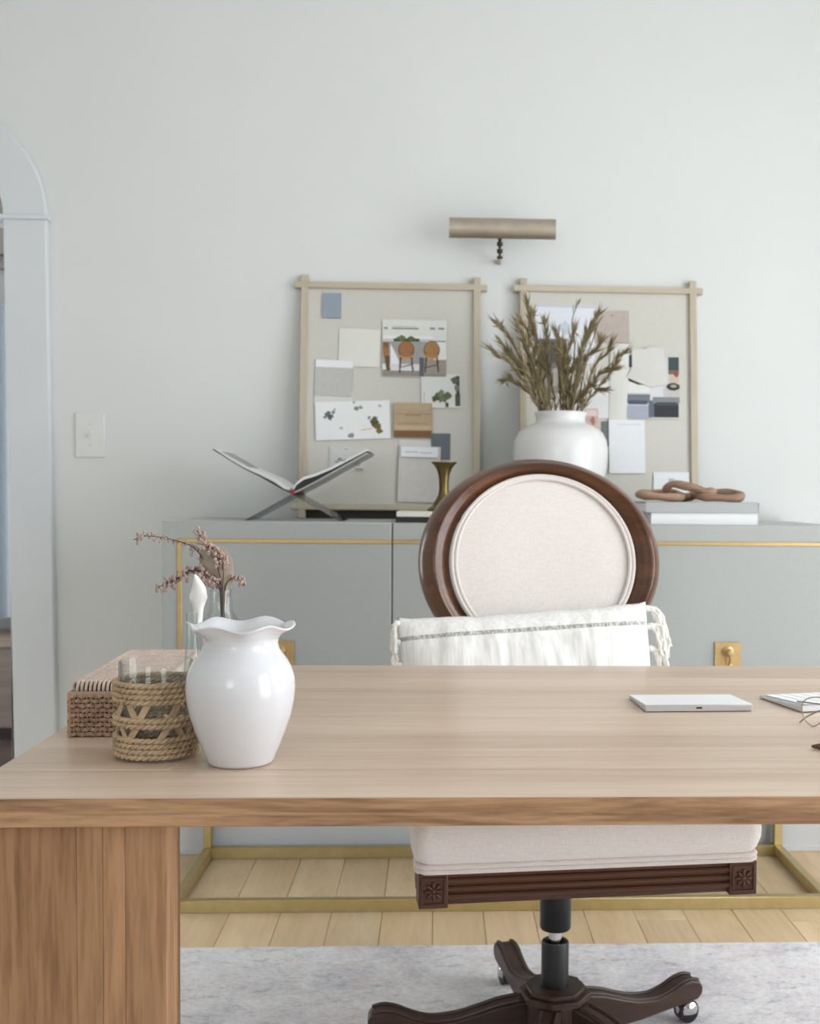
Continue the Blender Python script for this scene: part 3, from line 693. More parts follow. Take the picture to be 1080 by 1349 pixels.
# right board
pinned('b', 'pale_sheet', 'large pale blue-white sheet behind the dried stems', 'paper', 0.2795, 0.6318, 0.455, 0.4599, '#dcdfe6', 1, lift=0.0012, marks=[rect('#c9c7d1', 0, 0.95, 1, 1), blob('#c2cad3', 0.5, 0.6, 0.12, 3)])  # top strip is a shadow line painted onto the sheet
pinned('b', 'taupe_swatch', 'taupe fabric swatch at the top right of the dried stems', 'swatch', 0.4524, 0.6143, 0.5542, 0.5192, '#b5aaa2', -1, lift=0.003, marks=[blob('#8d8580', 0.52, 0.86, 0.04, 2)])
dm = [rect('#6f6e68', 0, 0, 1, 1), rect('#4e4d47', 0.1, 0.55, 0.8, 0.95), rect('#8f8c84', 0, 0, 1, 0.4), blob('#a9a59c', 0.6, 0.3, 0.2, 2)]
pinned('b', 'dark_picture', 'dark grey printed picture half hidden by the dried stems', 'picture', 0.2906, 0.5289, 0.372, 0.37, '#77766f', 0, lift=0.003, marks=dm)
pinned('b', 'lower_sheet', 'white sheet at right of the dried stems, below the taupe swatch', 'paper', 0.395, 0.41, 0.498, 0.298, '#dcdcdc', 0.5, lift=0.0015)
pinned('b', 'paper_strip', 'tall pale curling paper strip left of the interior collage', 'paper', 0.4964, 0.517, 0.5507, 0.286, '#d8d7d2', 1.5, lift=0.006, curl=-0.004)
cm = [rect('#c9cacb', 0, 0, 1, 1), rect('#4a4c4c', 0.0, 0.62, 0.16, 0.99), rect('#d6d5d2', 0.02, 0.7, 0.12, 0.8), rect('#dfdfdd', 0, 0.40, 0.5, 0.6), ('#2b2b2b', [(0, 0.62), (0.12, 0.66), (0.42, 0.55), (0.42, 0.52), (0.22, 0.53), (0, 0.6)]),
      rect('#6f7780', 0, 0.24, 0.45, 0.38), rect('#4c5468', 0.04, 0.22, 0.4, 0.28), rect('#a5a8b8', 0.02, 0.0, 0.48, 0.2), rect('#5f6672', 0.42, 0.02, 0.56, 0.28), rect('#d5d6d8', 0.46, 0.3, 0.7, 0.5),
      rect('#82868a', 0.5, 0.24, 1, 0.34), rect('#2e3236', 0.52, 0.02, 0.98, 0.23), rect('#42484c', 0.56, 0.2, 0.96, 0.26), rect('#c2bfbd', 0.7, 0.34, 1, 0.48), ell('#2f2c2a', 0.88, 0.5, 0.13, 0.06), ell('#a5a094', 0.89, 0.51, 0.06, 0.025),
      rect('#3f4a4a', 0.79, 0.74, 0.99, 0.97), rect('#7c5f57', 0.79, 0.70, 0.99, 0.76), rect('#c5b7a6', 0.8, 0.56, 0.99, 0.7), blob('#8e4a44', 0.94, 0.7, 0.05, 3)]
pinned('b', 'interior_picture', 'black and white interior collage picture on the right pinboard', 'picture', 0.543, 0.486, 0.7015, 0.2978, '#cfd0d0', 0, lift=0.003, marks=cm)
pinned('b', 'torn_sheet', 'torn cream paper piece pinned over the interior collage', 'paper', 0.555, 0.507, 0.664, 0.39, '#d3d1cc', 0, lift=0.008, curl=-0.002,
       outline=[(0.05, 0.98), (0.42, 0.94), (0.5, 1.0), (0.9, 0.97), (0.97, 0.55), (1, 0.1), (0.6, 0.0), (0.5, 0.02), (0.25, 0.10), (-0.1, 0.24), (0.06, 0.5)])
pinned('b', 'pink_picture', 'small pinkish picture peeking out right of the vase', 'picture', 0.425, 0.325, 0.4623, 0.255, '#c9ada3', -2, lift=0.003, marks=[blob('#a8776c', 0.6, 0.5, 0.2, 3), rect('#dccdc4', 0.1, 0.7, 0.9, 0.95)])
pinned('b', 'dark_strip', 'narrow dark strip between vase and white sheet', 'paper', 0.4734, 0.2886, 0.4952, 0.2157, '#6f7572', 0, lift=0.0025)
pinned('b', 'blank_sheet', 'blank white sheet below the interior collage, right pinboard', 'paper', 0.4933, 0.2932, 0.5984, 0.1372, '#e3e5e8', -0.5, lift=0.005, marks=[rect('#cdd0d4', 0.25, 0.9, 0.9, 0.925)])
pinned('b', 'white_card', 'white card at the bottom right of the right pinboard', 'card', 0.6228, 0.1418, 0.7264, 0.07, '#e5e7ea', 0, lift=0.003, marks=[rect('#b5b8bb', 0.42, 0.62, 0.58, 0.74)])

# ------------------------------------------------------------------ picture light, switch
pl = thing('picture_light', 'brass picture light mounted on the wall above the pinboards', 'lamp', (0.178, WY, 1.72))
g = G(); n_ = 16; vs = []; fs = []
for i in range(n_ + 1):
    a = R(-75 + 215 * i / n_)
    for r_ in (0.030, 0.0285):
        for x in (-0.1505, 0.1505): vs.append((x, -0.098 - r_ * cos(a) * 0.75, 0.094 + r_ * sin(a)))
for i in range(n_):
    b = i * 4; c = b + 4
    fs += [(b, b + 1, c + 1, c), (b + 2, c + 2, c + 3, b + 3), (b, c, c + 2, b + 2), (b + 1, b + 3, c + 3, c + 1)]
fs += [(0, 2, 3, 1), (n_ * 4, n_ * 4 + 1, n_ * 4 + 3, n_ * 4 + 2)]
g.add(vs, fs)
sh = obj('lamp_shade', g, M_nickel, pl, smooth=True)
for s in (-1, 1):
    g = G(); g.prism([(-0.098 - 0.03 * cos(R(-75 + 215 * k / 12)) * 0.75, 0.094 + 0.03 * sin(R(-75 + 215 * k / 12))) for k in range(13)], 0, 0.002,
            Matrix(((0, 1, 0, s * 0.1505 - (0.002 if s > 0 else 0)), (1, 0, 0, 0), (0, 0, 1, 0), (0, 0, 0, 1))))
    obj('end_cap', g, M_nickel, sh)
obj('tube_bulb', G().tube([(-0.12, -0.094, 0.092), (0.12, -0.094, 0.092)], 0.010, 14), M_paper, sh, smooth=True)
g = G().lathe([(0.0, 0.013), (0.007, 0.013), (0.0085, 0.0145), (0.0085, 0.02), (0.004, 0.022), (0.004, 0.028), (0.0085, 0.03), (0.0085, 0.040), (0.004, 0.042), (0.004, 0.048), (0.0085, 0.05), (0.0085, 0.06), (0.0045, 0.062), (0.0045, 0.068), (0.009, 0.07), (0.009, 0.088), (0, 0.088)], 20, c=(-0.006, -0.082, 0))
obj('arm', g, plain('dark_brass', '#4a4234', 0.3, 1.0), pl, smooth=True, angle=40)
g = G().tube([(-0.006, -0.082, 0.02), (-0.006, -0.004, 0.02)], 0.004, 12)
g.lathe([(0.0, 0), (0.0085, 0), (0.0085, 0.004), (0.007, 0.006), (0, 0.006)], 24, M=Matrix.Translation((-0.006, 0, 0.02)) @ Matrix.Rotation(R(90), 4, 'X'))
obj('wall_mount', g, M_nickel, pl, smooth=True)

sw = thing('light_switch', 'white toggle light switch plate on the wall beside the archway', 'switch', (-1.004, WY, 1.225))
obj('switch_plate', G().box(-0.043, 0.043, -0.006, 0, -0.0655, 0.0655), plain('switch_white', '#dcdddb', 0.4, var=0.01), sw, bevel=0.003)
obj('toggle', G().box(-0.006, 0.006, -0.0085, -0.005, -0.013, 0.013).box(-0.004, 0.004, -0.018, -0.006, -0.002, 0.006), plain('switch_ivory', '#dcdcd8', 0.4), sw, bevel=0.001)
for z in (-0.03, 0.03):
    obj('screw', G().lathe([(0, 0), (0.003, 0), (0.0025, 0.001), (0, 0.0012)], 12, M=Matrix.Translation((0, -0.006, z)) @ Matrix.Rotation(R(90), 4, 'X')), M_alu, sw)

# ------------------------------------------------------------------ on the credenza: acrylic stand, open book
st = thing('book_stand', 'clear acrylic X-shaped book stand on the credenza', 'stand', (-0.374, 3.07, CT))
for s in (-1, 1):
    p = [(-s * 0.128, 0.0), (-s * 0.118, 0.0), (s * 0.200, 0.178), (s * 0.196, 0.184)]
    obj('acrylic_panel', G().prism(p, -0.09, 0.09), M_acryl, st, bevel=0.0008, seg=1)
bk = thing('open_book', 'large open book with red spine lying on the acrylic stand', 'book', (-0.374, 3.07, CT))
M_dark = plain('black_cover', '#1e1c1c', 0.5, var=0.1); M_red = plain('red_spine', '#8f2630', 0.6)
def sheaf(pts_top, pts_bot, y0, y1):
    return G().prism(pts_top + pts_bot[::-1], y0, y1)
L_top = [(-0.004, 0.085), (-0.020, 0.090), (-0.045, 0.108), (-0.080, 0.124), (-0.120, 0.140), (-0.160, 0.162), (-0.197, 0.185)]
L_mid = [(-0.004, 0.079), (-0.020, 0.083), (-0.045, 0.1), (-0.080, 0.1175), (-0.120, 0.135), (-0.160, 0.1585), (-0.197, 0.183)]
L_bot = [(-0.004, 0.0755), (-0.020, 0.079), (-0.045, 0.0935), (-0.080, 0.1135), (-0.120, 0.1325), (-0.160, 0.1565), (-0.200, 0.1815)]
R_top = [(0.004, 0.085), (0.012, 0.100), (0.030, 0.1135), (0.060, 0.1225), (0.100, 0.139), (0.150, 0.165), (0.192, 0.187)]
R_mid = [(0.004, 0.079), (0.012, 0.093), (0.030, 0.1065), (0.060, 0.116), (0.100, 0.133), (0.150, 0.1595), (0.192, 0.182)]
R_bot = [(0.004, 0.0745), (0.012, 0.078), (0.030, 0.0865), (0.060, 0.1025), (0.100, 0.1255), (0.150, 0.154), (0.192, 0.178)]
M_page = plain('book_page', '#dcdcdb', 0.7, var=0.03)
obj('page_block', sheaf(L_top, L_mid, -0.13, 0.13), M_page, bk)
obj('page_block', sheaf(R_top, R_mid, -0.13, 0.13), M_page, bk)
obj('dark_pages', sheaf(R_mid, R_bot, -0.128, 0.13), M_dark, bk, label='dark page edges under the right pages')
obj('cover', sheaf(L_mid, L_bot, -0.134, 0.134), M_dark, bk)
obj('cover', sheaf(R_bot, [(x, z - 0.0025) for x, z in R_bot], -0.134, 0.134), plain('pale_cover', '#bdbab6', 0.5), bk)
obj('spine', G().tube([(0.002, -0.134, 0.0755), (0.002, 0.134, 0.0755)], 0.0062, 10), M_red, bk, smooth=True)

# books and candlestick left of the chair
def flat_book(name, label, x0, x1, y0, y1, z0, z1, cover, page, group=None, spine_front=False):
    t = thing(name, label, 'book', ((x0 + x1) / 2, (y0 + y1) / 2, z0), 0, group)
    a, b, c, h = (x1 - x0) / 2, (y1 - y0) / 2, 0.0025, z1 - z0
    g = G().box(-a, a, -b, b, 0, c).box(-a, a, -b, b, h - c, h)
    if spine_front: g.box(-a, a, -b, -b + 0.003, c, h - c)
    else: g.box(-a, a, b - 0.003, b, c, h - c)
    obj('cover', g, cover, t, bevel=0.0008, seg=1)
    obj('page_block', G().box(-a + 0.003, a - 0.003, (-b + 0.003) if spine_front else (-b + 0.002), b - 0.003, c, h - c), page, t)
    return t
flat_book('coffee_table_book', 'black book lying at the bottom under the brass candlestick', -0.106, 0.13, 2.885, 3.10, CT, CT + 0.0145, M_dark, M_dark, spine_front=True)
flat_book('coffee_table_book', 'thin cream book lying on the black one, under the candlestick', -0.104, 0.13, 2.885, 3.09, CT + 0.0146, CT + 0.028, plain('cream_cover', '#d8d3ca', 0.6), M_paper, spine_front=True)
cs = thing('candlestick', 'tarnished brass trumpet-shaped candlestick standing on the books', 'candlestick', (0.016, 2.99, CT + 0.0281))
obj('candle_holder', G().lathe([(0, 0), (0.042, 0), (0.043, 0.005), (0.036, 0.011), (0.03, 0.014), (0.027, 0.021), (0.021, 0.03), (0.015, 0.042), (0.0125, 0.056), (0.0125, 0.075), (0.0145, 0.094), (0.0195, 0.110), (0.027, 0.121), (0.0335, 0.1265), (0.0335, 0.1285),
                                  (0.026, 0.122), (0.014, 0.106), (0.010, 0.09), (0, 0.088)], 40), M_brassd, cs, smooth=True, angle=60)

# books and wooden chain at right
M_grey = plain('grey_cover', '#a9abac', 0.6, var=0.03)
flat_book('coffee_table_book', 'white book at the bottom under the wooden chain', 0.545, 0.822, 2.89, 3.12, CT, CT + 0.030, plain('white_cover', '#e4e5e6', 0.5, var=0.01), M_paper, spine_front=True)
flat_book('coffee_table_book', 'grey book on the white one, carrying the wooden chain', 0.530, 0.822, 2.885, 3.12, CT + 0.0301, CT + 0.0575, M_grey, M_paper, spine_front=True)
wc = thing('wooden_chain', 'carved wooden chain of looped links on the grey book', 'ornament', (0.664, 2.985, CT + 0.0576))
def link(cx, cy, cz, lx, ly, rz, tilt, wob):
    P = []
    for k in range(40):
        a = 2 * pi * k / 40; sx = math.copysign(abs(cos(a)) ** 0.8, cos(a)); sy = math.copysign(abs(sin(a)) ** 0.8, sin(a))
        P.append(Vector((lx * sx, ly * sy, wob * sin(2 * a))))
    M = Matrix.Translation((cx, cy, cz)) @ Matrix.Rotation(rz, 4, 'Z') @ Matrix.Rotation(tilt, 4, 'X')
    return G().tube([M @ p for p in P], [0.0105 + 0.0015 * sin(k * 0.7 + cx * 30) for k in range(40)], 12, True)
obj('link', link(-0.078, -0.004, 0.0175, 0.056, 0.046, R(8), R(7), 0.002), M_link, wc, smooth=True)
obj('link', link(0.0, 0.002, 0.0265, 0.060, 0.038, R(-12), R(-20), 0.010), M_link, wc, smooth=True)
obj('link', link(0.075, -0.006, 0.0175, 0.060, 0.046, R(-6), R(8), 0.002), M_link, wc, smooth=True)

# ------------------------------------------------------------------ white vase with dried stems
VX, VY = 0.333, 3.1
bv = obj('round_vase', G().lathe([(0, 0), (0.078, 0), (0.085, 0.006), (0.103, 0.05), (0.118, 0.10), (0.127, 0.15), (0.1295, 0.19), (0.126, 0.22), (0.114, 0.243), (0.095, 0.258), (0.076, 0.265), (0.0675, 0.271), (0.0665, 0.282),
                                   (0.0705, 0.292), (0.0715, 0.296), (0.069, 0.298), (0.063, 0.295), (0.060, 0.282), (0.062, 0.268), (0.085, 0.25), (0.112, 0.22), (0.118, 0.18), (0.105, 0.08), (0.09, 0.02), (0, 0.015)], 72),
         M_porc2, loc=(VX, VY, CT), smooth=True, angle=60)
tag(bv, 'round white glazed vase on the credenza behind the chair', 'vase')
def vpt(px, py): return (0.144 + (px - 648) * 0.002065, 1.584 - (py - 398) * 0.00206)
tips = [((648, 465), 'dried stem reaching lowest to the left out of the vase'), ((656, 437), 'tall dried stem bending far left out of the round vase'), ((694, 400), 'tallest leafy dried stem, in front of the board post'),
        ((757, 405), 'thin dried twig with curled tip at the top of the bunch'), ((791, 418), 'dried twig rising in front of the taupe swatch'), ((816, 468), 'dried stem reaching farthest right out of the round vase'),
        ((702, 412), None), ((672, 470), None), ((668, 500), None), ((695, 455), None), ((715, 430), None), ((728, 445), None), ((742, 455), None), ((758, 432), None), ((772, 440), None), ((785, 452), None), ((803, 455), None),
        ((800, 490), None), ((790, 515), None), ((680, 440), None), ((735, 470), None), ((765, 475), None), ((710, 480), None), ((778, 425), None), ((690, 490), None), ((749, 490), None), ((662, 455), None), ((686, 425), None)]
def leafy(g, base, d, L, W, rr):
    d = d.normalized(); s = d.cross(Vector((rr.uniform(-1, 1), rr.uniform(-1, 1), rr.uniform(-1, 1)))).normalized(); up_ = s.cross(d) * W * 0.25
    p = [base, base + d * L * 0.4 + s * W * 0.5, base + d * L, base + d * L * 0.4 - s * W * 0.5, base + d * L * 0.42 + up_, base + d * L * 0.42 - up_]
    g.add(p, [(0, 1, 4), (1, 2, 4), (2, 3, 4), (3, 0, 4), (1, 0, 5), (2, 1, 5), (3, 2, 5), (0, 3, 5)])
for i, ((px, py), lab) in enumerate(tips):
    rr = random.Random(100 + i); tx, tz = vpt(px, py)
    by = VY + rr.uniform(-0.022, 0.022); ty = min(VY + rr.uniform(-0.13, 0.07), 3.2)
    bx = VX + (tx - VX) * 0.36 + rr.uniform(-0.012, 0.012); bx = max(VX - 0.056, min(VX + 0.056, bx))
    base = Vector((VX + (tx - VX) * 0.12, by, 1.12)); neck = Vector((bx, by, 1.285)); tip = Vector((tx, ty, tz))
    mid = neck.lerp(tip, 0.5) + Vector(((VX - tx) * -0.06 + rr.uniform(-0.012, 0.012), 0, 0.02 + rr.uniform(0, 0.02)))
    t2 = neck.lerp(tip, 0.8) + Vector((rr.uniform(-0.008, 0.008), rr.uniform(-0.01, 0.01), 0.015))
    path = smoothpath([base, neck, mid, t2, tip], 6)
    t = thing('dried_stem', lab or 'dry olive-brown leafy stem within the bunch in the round white vase', 'dried plant', tuple(base), 0, 'dried stems in the round white vase')
    g = G().tube([p - base for p in path], [0.0026 - 0.0016 * k / len(path) for k in range(len(path))], 6)
    obj('stem', g, M_stem, t, smooth=True)
    g = G(); thin = i in (3, 4)
    for k in range(6, len(path) - 1):
        dirn = (path[k + 1] - path[k]).normalized()
        for q in range(1 if thin else (6 if k < 15 else 4)):
            if thin and rr.random() < 0.55: continue
            d = (dirn + Vector((rr.uniform(-1, 1), rr.uniform(-1, 1), rr.uniform(-0.5, 0.6))) * 0.40)
            leafy(g, path[k].lerp(path[k + 1], rr.random()) - base, d, rr.uniform(0.026, 0.055) * (0.8 if thin else 1), rr.uniform(0.0028, 0.0052), rr)
    for q in range(2): leafy(g, path[-1] - base, (path[-1] - path[-2]) + Vector((rr.uniform(-1, 1), 0, rr.uniform(-1, 1))) * 0.005, 0.025, 0.005, rr)
    lf = obj('leaves', g, M_leaf, t, kind='stuff')

# ------------------------------------------------------------------ on the desk: ruffled white vase
RVX, RVY = -0.227, 1.325
def ruffle(u, v):
    a = 2 * pi * u
    prof = RUF; k = v * (len(prof) - 1); i = min(int(k), len(prof) - 2); t = k - i
    r = prof[i][0] * (1 - t) + prof[i + 1][0] * t; z = prof[i][1] * (1 - t) + prof[i + 1][1] * t; wv = prof[i][2] * (1 - t) + prof[i + 1][2] * t
    ph = 6 * a + 0.5
    return ((r + wv * 0.0028 * cos(ph)) * cos(a), (r + wv * 0.0028 * cos(ph)) * sin(a), z + wv * 0.0030 * sin(ph))
out = [(0, 0), (0.0340, 0), (0.0375, 0.0025), (0.0400, 0.009), (0.0455, 0.022), (0.0525, 0.040), (0.0580, 0.057), (0.0612, 0.073), (0.0625, 0.087), (0.0618, 0.099), (0.0588, 0.110), (0.0540, 0.1195), (0.0485, 0.127), (0.0442, 0.1335),
       (0.0425, 0.140), (0.0435, 0.146), (0.0475, 0.152), (0.0545, 0.157), (0.0595, 0.1595), (0.0608, 0.1610)]
inn = [(0.0600, 0.1622), (0.0575, 0.1618), (0.050, 0.158), (0.0435, 0.152), (0.0395, 0.146), (0.039, 0.138), (0.042, 0.13), (0.05, 0.118), (0.0575, 0.095), (0.056, 0.07), (0.046, 0.03), (0.035, 0.008), (0, 0.006)]
RUF = [(r, z, max(0, min(1, (z - 0.143) / 0.016))) for r, z in out + inn]
rv = obj('ruffled_vase', G().grid(ruffle, 96, (len(RUF) - 1) * 3, True), M_porc, loc=(RVX, RVY, DZ), smooth=True, angle=80)
rv.data.materials[0] = M_porc
tag(rv, 'white porcelain vase with ruffled rim, front left of the desk', 'vase')

# tumbler in woven seagrass
TX, TY = -0.334, 1.366
tb = thing('tumbler', 'glass tumbler in an open seagrass weave, left on the desk', 'glass', (TX, TY, DZ))
obj('glass_cup', G().lathe([(0, 0.001), (0.041, 0.001), (0.0425, 0.004), (0.0428, 0.112), (0.0420, 0.1135), (0.0410, 0.112), (0.0405, 0.008), (0, 0.0075)], 64), M_glass, tb, smooth=True, angle=60)
def rope(g, r, z, amp, k, ph, rad):
    n_ = 150
    for s in (0, pi):
        g.tube([((r + amp * cos(k * a + s + ph)) * cos(a), (r + amp * cos(k * a + s + ph)) * sin(a), z + amp * 0.8 * sin(k * a + s + ph)) for a in [2 * pi * q / n_ for q in range(n_)]], rad, 6, True)
for z0, n_ in ((0.0035, 4), (0.0395, 2), (0.0675, 4)):
    g = G()
    for q in range(n_): rope(g, 0.0466, z0 + 0.0028 + q * 0.0064, 0.0019, 20, q * 1.3, 0.0023)
    obj('woven_band', g, M_sea, tb, smooth=True)
g = G()
for k in range(8):
    for z0, z1, sg in ((0.026, 0.042, 1), (0.026, 0.042, -1), (0.050, 0.071, 1), (0.050, 0.071, -1)):
        if sg < 0 and k % 2 == 0: continue
        a0 = 2 * pi * k / 8 + 0.25 + (0.3 if z0 > 0.04 else 0); a1 = a0 + sg * 0.36
        P = []
        for q in range(7):
            t_ = q / 6; a = a0 + (a1 - a0) * t_; P.append(((0.0444 + 0.0006 * (sg > 0)) * cos(a), (0.0444 + 0.0006 * (sg > 0)) * sin(a), z0 - 0.004 + (z1 - z0 + 0.008) * t_))
        wd = 0.0044
        vs = []; 
        for q, p in enumerate(P):
            t_ = q / 6; a = a0 + (a1 - a0) * t_; tx_, ty_ = -sin(a), cos(a); nx, ny = cos(a), sin(a)
            for ww, th in ((-wd, 0), (wd, 0), (wd, 0.0011), (-wd, 0.0011)): vs.append((p[0] + tx_ * ww + nx * th, p[1] + ty_ * ww + ny * th, p[2]))
        fs = [(q * 4 + e, q * 4 + (e + 1) % 4, q * 4 + 4 + (e + 1) % 4, q * 4 + 4 + e) for q in range(6) for e in range(4)] + [(0, 1, 2, 3), (24, 27, 26, 25)]
        g.add(vs, fs)
obj('cross_strips', g, M_sea, tb)

# woven box with lid
BXW, BXD, BXH = 0.118, 0.30, 0.056
bxo = thing('woven_box', 'brown woven rattan box with lid at the left edge of the desk', 'box', (-0.4125, 1.616, DZ), R(1.5))
def woven_rows(g, hx, hy, z0, rows, pitch, step, rad, amp):
    per = []
    def walk(a, b):
        d = Vector(b) - Vector(a); n_ = max(2, int(round(d.length / step))); n_ += n_ % 2
        for q in range(n_): per.append((Vector(a) + d * q / n_, d.normalized()))
    walk((-hx, -hy), (hx, -hy)); walk((hx, -hy), (hx, hy)); walk((hx, hy), (-hx, hy)); walk((-hx, hy), (-hx, -hy))
    for r_ in range(rows):
        P = []
        for q, (p, d) in enumerate(per):
            nrm = Vector((d.y, -d.x)); o = amp * (1 if (q + r_) % 2 else -1); P.append((p.x + nrm.x * o, p.y + nrm.y * o, z0 + r_ * pitch + 0.0006 * (q % 3 - 1)))
        g.tube(P, rad, 6, True)
hx, hy = BXW / 2, BXD / 2
obj('box_lining', G().box(-hx + 0.003, hx - 0.003, -hy + 0.003, hy - 0.003, 0.0005, BXH - 0.0005), M_rattin, bxo)
g = G(); woven_rows(g, hx, hy, 0.0036, 9, 0.0061, 0.0055, 0.0027, 0.0026)
for e in (-1, 1): g.tube([(e * hx, -hy, 0.001), (e * hx, -hy, BXH)], 0.003, 8).tube([(e * hx, hy, 0.001), (e * hx, hy, BXH)], 0.003, 8)
k = 0
while -hx + 0.0055 * k < hx:
    for e in (-1, 1): g.tube([(-hx + 0.0055 * k, e * hy, 0.001), (-hx + 0.0055 * k, e * hy, BXH)], 0.0012, 5)
    k += 1
g.tube([(x, y, BXH - 0.0005) for x, y in ((-hx, -hy), (hx, -hy), (hx, hy), (-hx, hy))], 0.003, 8, True)
obj('woven_side', g, M_ratt, bxo, smooth=True)
lx, ly = hx - 0.008, hy - 0.006
ld = obj('lid', G().box(-lx + 0.002, lx - 0.002, -ly + 0.002, ly - 0.002, BXH + 0.001, BXH + 0.0125), M_rattin, bxo)
g = G(); q = -ly + 0.004
row = 0
while q < ly - 0.003:
    P = []; m_ = 18
    for k in range(m_ + 1): P.append((-lx + 0.003 + (2 * lx - 0.006) * k / m_, q, BXH + 0.0128 + 0.0013 * (1 if (k + row) % 2 else -1)))
    g.tube(P, 0.0024, 6); q += 0.005; row += 1
obj('woven_top', g, M_rattl, ld, smooth=True)
g = G()
def wrap(a, b, nrm):
    d = Vector(b) - Vector(a); n_ = int(d.length / 0.0052)
    for k in range(n_):
        p = Vector(a) + d * (k + 0.5) / n_; t_ = d.normalized()
        pts = []
        for s in range(7):
            an = R(-60 + 240 * s / 6); pts.append((p.x + nrm[0] * 0.0055 * cos(an) + t_.x * 0.0012 * (s - 3) / 3, p.y + nrm[1] * 0.0055 * cos(an) + t_.y * 0.0012 * (s - 3) / 3, BXH + 0.0075 + 0.0068 * sin(an)))
        g.tube(pts, 0.0021, 6)
wrap((-lx, -ly), (lx, -ly), (0, -1)); wrap((lx, -ly), (lx, ly), (1, 0)); wrap((lx, ly), (-lx, ly), (0, 1)); wrap((-lx, ly), (-lx, -ly), (-1, 0))
obj('stitched_edge', g, M_rattl, ld, smooth=True)

# glass bottle, bud vase and dried sprigs
GBX, GBY = -0.2735, 1.452
gb = obj('glass_bottle', G().lathe([(0, 0.0005), (0.0255, 0.0005), (0.0265, 0.004), (0.0265, 0.138), (0.0245, 0.147), (0.0185, 0.157), (0.0142, 0.165), (0.0132, 0.186), (0.0138, 0.189), (0.0132, 0.191), (0.0118, 0.19), (0.0114, 0.166), (0.016, 0.156), (0.024, 0.138), (0.024, 0.006), (0, 0.005)], 48),
          M_glass, loc=(GBX, GBY, DZ), smooth=True, angle=60)
tag(gb, 'clear glass bottle holding berry sprigs behind the ruffled vase', 'bottle')
bud = obj('bud_vase', G().lathe([(0, 0.0005), (0.012, 0.0005), (0.0125, 0.004), (0.0105, 0.09), (0.007, 0.13), (0.0068, 0.158), (0.0078, 0.164), (0.0066, 0.163), (0.0056, 0.13), (0.009, 0.09), (0.0105, 0.006), (0, 0.004)], 32),
          M_glass, loc=(-0.304, 1.424, DZ), smooth=True, angle=60)
tag(bud, 'slim clear glass bud vase with a pale leaf, beside the bottle', 'vase')
def spt(px, py, dy=0.0): return Vector((-0.384 + (px - 172) * 0.000968, 1.452 + dy, 1.003 - (py - 712) * 0.00096))
def leaf_blade(pts, widths, y, bend, rows=10):
    P = smoothpath([spt(px, py, y) for px, py in pts], 4); n_ = len(P)
    g = G(); vs = []; fs = []
    for i, p in enumerate(P):
        t_ = i / (n_ - 1); k = t_ * (len(widths) - 1); j = min(int(k), len(widths) - 2); wd = widths[j] + (widths[j + 1] - widths[j]) * (k - j)
        T = (P[min(i + 1, n_ - 1)] - P[max(i - 1, 0)]).normalized(); sd = Vector((T.z, 0, -T.x))
        for e in (-1, -0.5, 0, 0.5, 1): vs.append(p + sd * wd * e + Vector((0, bend * abs(e) ** 1.5 + 0.0005, 0)))
        for e in (-1, -0.5, 0, 0.5, 1): vs.append(p + sd * wd * e + Vector((0, bend * abs(e) ** 1.5 - 0.0005, 0)))
    for i in range(n_ - 1):
        a = i * 10; b = a + 10
        for e in range(4): fs += [(a + e, a + e + 1, b + e + 1, b + e), (a + 5 + e, b + 5 + e, b + 6 + e, a + 6 + e)]
        fs += [(a, b, b + 5, a + 5), (a + 4, a + 9, b + 9, b + 4)]
    fs += [(0, 5, 6, 7, 8, 9, 4, 3, 2, 1)]; q = (n_ - 1) * 10; fs += [(q, q + 1, q + 2, q + 3, q + 4, q + 9, q + 8, q + 7, q + 6, q + 5)]
    return g.add(vs, fs)
wl = obj('pale_leaf', leaf_blade([(262, 822), (262, 800), (262, 785), (262, 772), (258, 755)], [0.004, 0.0062, 0.0112, 0.0085, 0.0008], -0.028, 0.004), plain('pale_dried_leaf', '#e8e6e2', 0.5, var=0.06, scale=60), smooth=True, angle=60)
tag(wl, 'pale pointed dried leaf standing in the slim bud vase', 'dried plant')
bl = obj('beige_leaf', leaf_blade([(289, 800), (289, 778), (288, 764), (281, 748), (272, 734), (262, 722)], [0.0015, 0.005, 0.013, 0.021, 0.019, 0.005], 0.002, 0.005), plain('beige_dried_leaf', '#a8988a', 0.7, var=0.12, scale=60), smooth=True, angle=60)
tag(bl, 'broad beige dried leaf rising from the glass bottle', 'dried plant')
sprigs = [([(289, 850), (287, 778), (272, 752), (250, 722), (220, 711), (190, 707), (172, 712)], (0.42, 1.0), 26, 'berry sprig reaching farthest left from the glass bottle', 10, True),
          ([(288, 850), (286, 778), (268, 757), (250, 751), (232, 762), (206, 774)], (0.45, 1.0), 62, 'densely berried sprig drooping left from the glass bottle', 11, True),
          ([(289, 850), (287, 778), (280, 742), (268, 722), (263, 711), (253, 697)], (0.55, 1.0), 22, 'upright berry sprig at the top of the glass bottle', 8, False),
          ([(290, 850), (289, 778), (290, 750), (284, 732), (272, 720), (256, 716)], (0.42, 0.8), 60, 'berry sprig arching over the beige leaf in the bottle', 9, False),
          ([(291, 850), (291, 778), (300, 762), (309, 762), (316, 772)], (0.62, 1.0), 22, 'short berry sprig bending right from the glass bottle', 6, False),
          ([(287, 850), (285, 778), (278, 768), (268, 764), (258, 758)], (0.4, 0.95), 60, 'low berry cluster at the mouth of the glass bottle', 8, True)]
